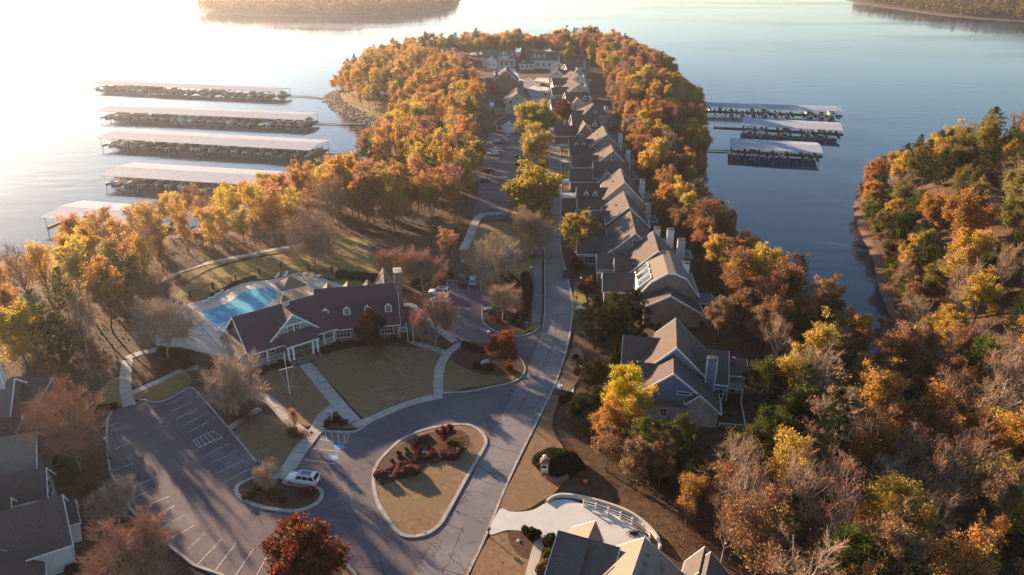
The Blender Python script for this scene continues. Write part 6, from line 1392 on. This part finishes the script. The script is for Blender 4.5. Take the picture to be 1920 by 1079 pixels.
# ------------------------------------------------------------------ single trees, hedges and shrubs
prg = random.Random(77)
def T(key, u, v, scale, color, label, **k):
    x, y = G(u, v); return plant(key, x, y, scale, color, label, k.pop('group', 'single trees round the clubhouse and street'), rng=prg, jit=.05, z=max(hz(x, y), 0 if k.pop('flat', True) else -99), **k)
T('bare0', 592, 508, 1.3, 'gold', 'large round leafless tan tree on the grass behind the pool fence')
T('bare1', 735, 540, .85, 'brown', 'low spreading leafless reddish tree behind the clubhouse, left one', twig='redtwig'); T('bare2', 792, 552, .95, 'brown', 'spreading leafless pinkish tree behind the clubhouse chimney', twig='redtwig')
T('thin0', 838, 508, .72, 'pinkish', 'pinkish orange half bare tree behind the black pickup truck'); T('bare0', 932, 532, 1.05, 'brown', 'round leafless pale tree behind the upper lot', twig='paletwig')
T('bare1', 943, 600, .72, 'brown', 'small leafless tree on the nose of the upper lot', twig='twig'); T('bare2', 818, 650, .9, 'brown', 'spreading leafless tree beside the clubhouse deck stairs', twig='redtwig')
T('small0', 943, 686, 1.05, (.19,.07,.03), 'small bright red tree in the bed at the mouth of the upper lot'); T('small1', 697, 660, 1.15, 'burgundy', 'small dark burgundy tree in front of the clubhouse')
T('bare0', 447, 780, .95, 'brown', 'pale leafless tree with rusty lower leaves before the clubhouse porch', twig='paletwig'); T('thin2', 452, 779, .42, 'pinkish', 'low rusty leaved sapling under the pale leafless tree')
T('bare1', 318, 672, 1.1, 'brown', 'leafless grey tree leaning over the left pool deck', twig='paletwig'); T('bare2', 300, 600, .85, 'brown', 'leafless reddish tree left of the pool deck', twig='redtwig')
T('bare0', 150, 880, 1.05, 'brown', 'leafless tan tree between the left lot and the chimney house', twig='redtwig', zs=1.15); T('bare1', 272, 1125, 1.0, 'brown', 'leafless tan tree at the bottom edge of the left lot', twig='redtwig')
T('bare2', 228, 985, .6, 'brown', 'small pale leafless shrub tree on the left lot verge', twig='paletwig')
T('round0', 572, 1105, .78, 'maple', 'dense rust brown maple at the bottom of the left lot', zs=1.05); T('bare1', 503, 921, .42, 'brown', 'tiny leafless tree on the lower planted island', twig='paletwig'); T('thin1', 552, 812, .28, 'pinkish', 'small orange half bare tree beside the curved walk')
T('round1', 998, 418, 1.45, (.31,.245,.05), 'broad yellow green weeping tree on the median'); T('bare2', 995, 480, 1.05, 'olive', 'leafless tan tree with a few yellow leaves at the foot of the median', twig='twig'); T('thin1', 996, 478, .62, 'gold', 'thin golden leaved tree growing into the leafless median tree')
T('round0', 1090, 480, 1.0, (.29,.235,.07), 'round yellow green tree on the right kerb by the brick house'); T('full0', 1006, 330, 1.1, 'lime', 'pale yellow green tree in the middle of the median'); T('full3', 1016, 285, 1.3, 'lime', 'tall pale yellow tree at the head of the median, right one'); T('full4', 992, 278, 1.25, 'lime', 'tall pale yellow tree at the head of the median, left one'); T('full1', 1012, 355, .6, 'lime', 'small yellow tree behind the weeping median tree')
T('full2', 1004, 305, .95, 'lime', 'pale yellow green tree filling the median between the taller ones'); T('full1', 1004, 385, .8, 'lime', 'yellow green tree tucked behind the broad weeping tree'); T('full2', 1055, 240, .8, (.12,.045,.02), 'dark reddish oak at the bend of the street')
T('lowpine0', 1118, 645, .98, 'darkpine', 'broad dark evergreen in front of the brick house, left one'); T('lowpine1', 1182, 640, 1.05, 'darkpine', 'broad dark evergreen in front of the brick house, right one'); T('lowpine0', 1150, 628, .9, (.07,.075,.015), 'sunlit green topped evergreen between two dark ones')
T('full1', 1172, 800, .72, 'yellow', 'bright yellow tree against the blue house'); T('full3', 1140, 840, .55, 'orange', 'orange tree below the bright yellow one'); T('thin2', 1185, 830, .55, 'gold', 'golden half bare tree below the blue gable')
T('lowpine0', 1200, 890, .92, (.14,.135,.035), 'olive green pine below the blue house, left one'); T('lowpine1', 1268, 878, .92, (.09,.098,.03), 'dark green pine below the blue house, right one'); T('lowpine0', 1225, 900, .6, 'pine', 'small pine in front of the pine pair')
T('full2', 1112, 745, .48, (.045,.035,.014), 'dark glossy magnolia beside the pale drive'); T('full0', 1085, 800, .40, (.03,.034,.014), 'dark rounded evergreen bush tree above the lawn'); T('full4', 1120, 790, .42, (.04,.036,.015), 'dark evergreen between magnolia and yellow tree')
T('cone0', 1155, 692, 1.05, (.03,.042,.014), 'narrow dark conical evergreen at the corner of the blue house'); T('cone0', 402, 715, .95, (.05,.055,.015), 'slim green evergreen behind the pale leafless tree')
T('cone0', 800, 150, 2.4, (.02,.032,.014), 'dark conical evergreen at the tip, left of two', flat=False); T('cone0', 815, 150, 2.4, (.02,.032,.014), 'dark conical evergreen at the tip, right of two', flat=False); T('cone0', 980, 128, 2.8, (.02,.026,.014), 'dark conical evergreen beside the white tip house')
T('thin1', 1288, 985, .55, 'orange', 'orange leaved sapling right of the driveway fence', flat=False)
T('pine1', 138, 632, .85, (.12,.13,.02), 'sunlit yellow green pine left of the walk junction'); T('lowpine0', 120, 680, 1.0, (.05,.06,.016), 'wide dark pine above the chimney house'); T('pine3', 100, 690, .9, (.07,.08,.018), 'tall green pine at the left above the chimney house')
T('wild0', 60, 575, .95, 'brown', 'tall leafless tree standing alone against the lake at the left', twig='redtwig')
for i, (u, v, k, c) in enumerate(((1345,640,'full2','brown'),(1385,622,'thin0','rust'),(1425,655,'full4','brown'),(1362,585,'tall1','rust'),(1405,592,'full1','brown'))):
    T(k, u, v, .62, c, '%s of the brown trees filling the gap behind the blue and brick houses' % ORD[i], flat=False)
# shrubs
def S(u, v, r, h, color, label, key=None, grp='shrubs in the planted beds', name=None):
    x, y = G(u, v, .1); e = plant(key or 'shrub%d' % prg.randrange(3), x, y, 1, color, label, grp, rng=prg, jit=.08, z=max(.08, hz(x, y)), name=name); e.scale = (r, r, h); return e
for i, (u, v, r, h) in enumerate(((715,893,1.1,1.0),(752,889,1.5,1.2),(777,886,1.2,1.1))): S(u, v, r, h, (.13,.06,.05), 'red ornamental grass clump at the left end of the heart shaped bed, %s' % ('left one','middle one','right one')[i], 'tuft0')
S(843,852,2.0,1.1,(.13,.062,.05), 'long red grass clump at the right of the heart shaped bed', 'tuft0'); T('small0', 838, 828, .42, (.09,.025,.025), 'small dark red tree in the heart shaped bed'); S(812,853,1.0,.6,(.12,.04,.03), 'low reddish shrub beside the pale boulder'); S(803,860,.7,.6,(.10,.035,.03), 'low brown shrub at the lower edge of the heart shaped bed')
for i, (u, v) in enumerate(((748,853),(749,861),(763,855),(763,845),(787,858),(799,834),(803,842),(788,845),(820,812),(735,866),(775,868),(796,862))): S(u, v, .42, .5, 'hedge', 'small dark clipped shrub in the heart shaped bed, %s by photo column' % (ORD[i] if i < 10 else ('eleventh from left','twelfth from left')[i-10]), grp='dark dots in the heart shaped bed')
def hedge_line(pts, w, h, color, label):
    ln = SL(pts, 4, .1); rng = np.random.default_rng(int(pts[0][0])); C = []; L = sum(math.dist(a, b) for a, b in zip(ln, ln[1:])); n = int(L*w*h*420)+400
    seg = rng.integers(0, len(ln)-1, n); t = rng.uniform(0,1,n); A = np.array(ln)
    P = A[seg]*(1-t)[:,None]+A[seg+1]*t[:,None]; D = (A[seg+1]-A[seg]); D /= np.linalg.norm(D, axis=1, keepdims=True)+1e-9; N = np.stack([-D[:,1], D[:,0]], 1)
    a = rng.uniform(-.15, math.pi+.15, n); rr = rng.uniform(.82,1.03,n); C = np.stack([P[:,0]+N[:,0]*np.cos(a)*w/2*rr, P[:,1]+N[:,1]*np.cos(a)*w/2*rr, .08+np.clip(np.sin(a),0,1)**.6*h*rr], 1)
    c = C.mean(0); c[2] = 0; V, F = leaves(C-c, .12, rng, .6, .3); e = thing('hedge', label, 'hedge', (c[0], c[1], 0)); o = bpy.data.objects.new('foliage', quads_mesh('hedge_foliage', V, F, MT['leaf'])); COL.objects.link(o); o.parent = e; o.color = (*(PAL[color] if isinstance(color, str) else color), 1)
    st = MB()
    for k in range(0, len(ln), 2): st.bar((ln[k][0]-c[0], ln[k][1]-c[1], 0), (ln[k][0]-c[0], ln[k][1]-c[1], h*.7), w*.35)
    q = st.build('stems', 'bark', e); q['kind'] = 'stuff'; return e
hedge_line([(722,888),(750,876),(778,868),(783,850),(776,838),(790,826),(805,820)], .9, .5, (.075,.02,.022), 'low dark red winding hedge through the heart shaped bed')
hedge_line([(633,519),(660,521),(688,524)], 2.2, 1.6, 'hedge', 'clipped dark hedge behind the clubhouse, left of the gap'); hedge_line([(694,525),(715,528),(735,530)], 2.2, 1.7, 'hedge', 'clipped dark hedge behind the clubhouse, right of the gap')
hedge_line([(770,535),(800,528),(835,528)], 2.0, 1.3, (.07,.065,.02), 'sunlit hedge left of the upper lot'); hedge_line([(868,649),(890,655),(912,661)], 1.6, 1.0, (.04,.04,.014), 'dark low hedge along the bed at the mouth of the upper lot')
hedge_line([(985,520),(990,545),(985,575),(975,600)], 2.2, 1.5, (.06,.032,.016), 'brown hedge along the right side of the upper lot'); hedge_line([(948,520),(965,535),(972,560)], 2.4, 1.4, (.05,.045,.016), 'dark hedge beside the round leafless tree of the upper lot')
hedge_line([(880,545),(846,520),(842,522)][1:], 1.2, .9, (.10,.05,.02), 'short reddish hedge behind the parked pickup'); hedge_line([(395,558),(440,534),(480,521)], .9, .6, (.06,.055,.02), 'low planting along the far pool deck edge')
hedge_line([(300,662),(330,668),(360,672)], 2.0, 1.3, (.05,.035,.015), 'brown hedge below the left pool deck')
# great round hedge behind the entrance pier
x, y = G(1046, 872); rng = np.random.default_rng(66); n = 14000; D = rng.normal(size=(n,3)); D /= np.linalg.norm(D, axis=1, keepdims=True); D[:,2] = np.abs(D[:,2]); lump = 1+.06*np.sin(D[:,0]*7+1)*np.cos(D[:,1]*6)
C = D*np.array([3.7,2.7,2.1])*(lump*rng.uniform(.9,1.02,n))[:,None]; V, F = leaves(C, .13, rng, .6, .3); e = thing('hedge', 'great rounded dark green hedge mound behind the entrance pier', 'hedge', (x, y, .05), R(-12)); o = bpy.data.objects.new('foliage', quads_mesh('mound_foliage', V, F, MT['leaf'])); COL.objects.link(o); o.parent = e; o.color = (.03,.04,.012,1)
MB().lathe(0, 0, [(0,2.6),(.9,2.2),(1.5,1.2),(1.7,.1)], 12).build('stems', 'bark', e)
W_ = ['%s along the porch front' % q for q in ('leftmost','second','third','fourth','fifth','sixth','seventh','eighth')]
for i, t in enumerate((.03,.13,.23,.33,.72,.80,.88,.96)): 
    a, b = (-46.5+16*t*math.cos(R(38))+.9, 115.9+16*t*math.sin(R(38))-1.1), 0; e = plant('shrub%d' % (i % 3), a[0], a[1], 1, (.06,.02,.018), 'dark red foundation shrub, %s' % W_[i], 'porch shrubs', rng=prg, z=.08); e.scale = (1.0,1.0,.8)
for i in range(9):
    f = (i+.5)/9; a = (-33.8+11.5*f*math.cos(R(10.6))+.3, 126.5+11.5*f*math.sin(R(10.6))-1.5); e = plant('shrub%d' % (i % 3), a[0], a[1], 1, (.05,.02,.016) if i % 2 else (.035,.035,.014), 'dark shrub below the dormer wing, %s' % ORD[i], 'dormer wing shrubs', rng=prg, z=.08); e.scale = (.95,.95,.75)
for i, (u, v, r, h, c, lb) in enumerate([(466,931,1.0,.7,(.20,.15,.02),'yellow shrub on the lower planted island'),(487,918,.9,.6,(.12,.05,.02),'rusty shrub on the lower planted island, left one'),(508,926,.8,.5,(.10,.05,.02),'rusty shrub on the lower planted island, middle one'),(530,940,.8,.5,(.09,.03,.02),'rusty shrub on the lower planted island, right one'),(578,929,1.1,1.0,(.18,.04,.03),'red grass clump on the lower planted island'),(615,797,.9,.7,(.09,.025,.03),'purple shrub by the white sign post, left one'),(632,790,1.0,.8,(.09,.025,.03),'purple shrub by the white sign post, right one'),(645,796,.7,.6,(.08,.03,.025),'small purple shrub at the end of the main walk'),(550,815,1.1,.9,(.22,.15,.03),'yellow shrub beside the curved walk junction'),(895,690,1.3,.9,(.04,.025,.014),'dark shrub in the red tree bed, left one'),(915,695,1.3,.9,(.05,.022,.016),'dark shrub in the red tree bed, middle one'),(952,692,1.0,.8,(.15,.08,.02),'yellowing shrub under the red tree'),(935,604,.9,.8,(.18,.06,.02),'orange shrub on the nose of the upper lot'),(958,606,1.1,.9,(.07,.03,.016),'brown shrub on the nose of the upper lot, left one'),(975,610,1.0,.8,(.06,.03,.016),'brown shrub on the nose of the upper lot, right one'),
    (1085,507,2.0,2.6,(.07,.04,.018),'tall brown shrub at the right kerb'),(1106,545,2.0,3.0,(.13,.055,.03),'reddish brown tall shrub before the garage wing'),(1092,545,1.3,1.6,(.08,.04,.02),'lower brown shrub before the garage wing'),(1098,690,1.6,1.2,(.045,.055,.016),'rounded green shrub right of the white birdbath'),(1078,672,.8,.7,(.10,.02,.02),'small dark red shrub at the kerb'),(1082,700,1.2,.7,(.08,.035,.02),'brown low shrub near the mailbox'),(1062,752,1.4,1.2,(.03,.042,.014),'round clipped green shrub by the pale drive'),(1118,700,1.2,.9,(.07,.03,.02),'rusty shrub under the magnolia'),(1130,690,1.0,.9,(.06,.03,.02),'dark shrub beside the conical evergreen'),
    (105,850,1.6,1.6,(.10,.11,.018),'sunlit yellow green shrub beside the middle left house, upper one'),(125,890,1.7,1.7,(.11,.12,.018),'sunlit yellow green shrub beside the middle left house, lower one'),(100,870,1.2,1.2,(.05,.06,.016),'dark green shrub against the middle left house'),(175,925,1.2,1.1,(.07,.075,.018),'green shrub on the left lot verge, upper one'),(190,955,1.2,1.1,(.06,.06,.018),'green shrub on the left lot verge, middle one'),(200,980,1.1,1.0,(.06,.065,.018),'green shrub on the left lot verge, lower one'),(140,1075,1.0,1.0,(.025,.03,.012),'dark shrub at the bottom left house corner'),(175,770,1.5,1.3,(.05,.03,.016),'dark brown shrub at the top corner of the left lot'),(205,768,1.3,1.0,(.05,.04,.016),'dark clipped shrub at the top corner of the left lot'),(135,740,1.4,1.0,(.12,.12,.03),'yellow shrub above the chimney house corner'),
    (1000,1010,1.2,1.0,(.025,.03,.012),'dark shrub below the curved driveway'),(1030,1020,1.3,1.2,(.03,.042,.014),'green shrub at the corner of the bottom house'),(1028,1045,1.1,1.2,(.06,.06,.016),'olive shrub beside the bottom house walk, upper one'),(1020,1070,1.1,1.2,(.09,.07,.016),'olive shrub beside the bottom house walk, lower one'),(985,1000,.7,1.2,(.12,.07,.04),'thin twiggy shrub in the bed below the driveway'),
    (760,640,1.3,.9,(.07,.03,.02),'brown shrub at the foot of the deck stairs'),(785,640,1.2,.9,(.06,.03,.02),'brown shrub right of the deck stairs'),(310,690,1.2,1.0,(.10,.06,.02),'rusty shrub left of the pool gate'),(352,690,1.1,1.0,(.05,.05,.016),'green shrub at the pool gate')]):
    S(u, v, r, h, c, lb)
x, y = G(1090, 694, .1); r = thing('birdbath', 'white birdbath beside the rounded green shrub', 'birdbath', (x, y, .08)); MB().lathe(0, 0, [(0,.25),(.1,.2),(.2,.08),(.7,.07)], 10).build('pedestal', 'white', r); MB().lathe(0, 0, [(.7,.08),(.8,.38),(.88,.42),(.86,.34),(.8,.05)], 12).build('basin', 'white', r)
# ------------------------------------------------------------------ fallen leaves drifted over lawns, beds and gutters
def fallen():
    rng = np.random.default_rng(91); C = []
    for o in list(COL.objects):
        if o.name.split('.')[0] in ('bare_tree', 'broadleaf_tree', 'sparse_tree') and o.get('group', '').startswith('single'):
            n = 900; a = rng.uniform(0, 6.283, n); r = np.abs(rng.normal(0, 4.2, n))*o.scale[0]; C.append(np.stack([o.location.x+1.2+np.cos(a)*r, o.location.y-.8+np.sin(a)*r, np.full(n, .16)+rng.uniform(0, .03, n)], 1))
    for ln in (RL, RR, island_line, isl2, mp):
        A = np.array(ln); n = int(sum(math.dist(p, q) for p, q in zip(ln, ln[1:]) if q[1] < 230)*7); A = A[A[:,1] < 230]; i = rng.integers(0, len(A)-1, n); t = rng.uniform(0, 1, n)[:,None]
        P = A[i]*(1-t)+A[i+1]*t+rng.normal(size=(n,2))*.38; C.append(np.concatenate([P, np.full((n,1), .03)+rng.uniform(0,.15,(n,1))], 1))
    x = rng.uniform(-70, 45, 16000); y = rng.uniform(66, 190, 16000); k = np.sin(x*.5+2*np.sin(y*.3))*np.cos(y*.45) > rng.uniform(-.2, 1.2, 16000); C.append(np.stack([x[k], y[k], np.full(k.sum(), .15)], 1))
    C = np.concatenate(C); V, F = leaves(C, .085, rng, .7, 1.6); o = bpy.data.objects.new('fallen_leaves', quads_mesh('fallen_leaves', V, F, MT['leaf'])); COL.objects.link(o); o.color = (.24,.115,.045,1); stuff(o, 'fallen brown leaves scattered over lawns, beds and gutters', 'fallen leaves')
fallen()
# ------------------------------------------------------------------ air
def haze(density=.00010):
    b = MB().box(-8900, 8900, -1400, 11900, WATER-1, CAM_H+6)
    o = b.build('haze', None); stuff(o)
    m = bpy.data.materials.new('haze_air'); m.use_nodes = True; n = m.node_tree.nodes; n.remove(n['Principled BSDF'])
    v = n.new('ShaderNodeVolumePrincipled'); v.inputs['Color'].default_value = (.95,.95,1,1); v.inputs['Density'].default_value = density; v.inputs['Anisotropy'].default_value = .65
    m.node_tree.links.new(v.outputs[0], n['Material Output'].inputs['Volume']); o.data.materials.append(m); return o
haze()
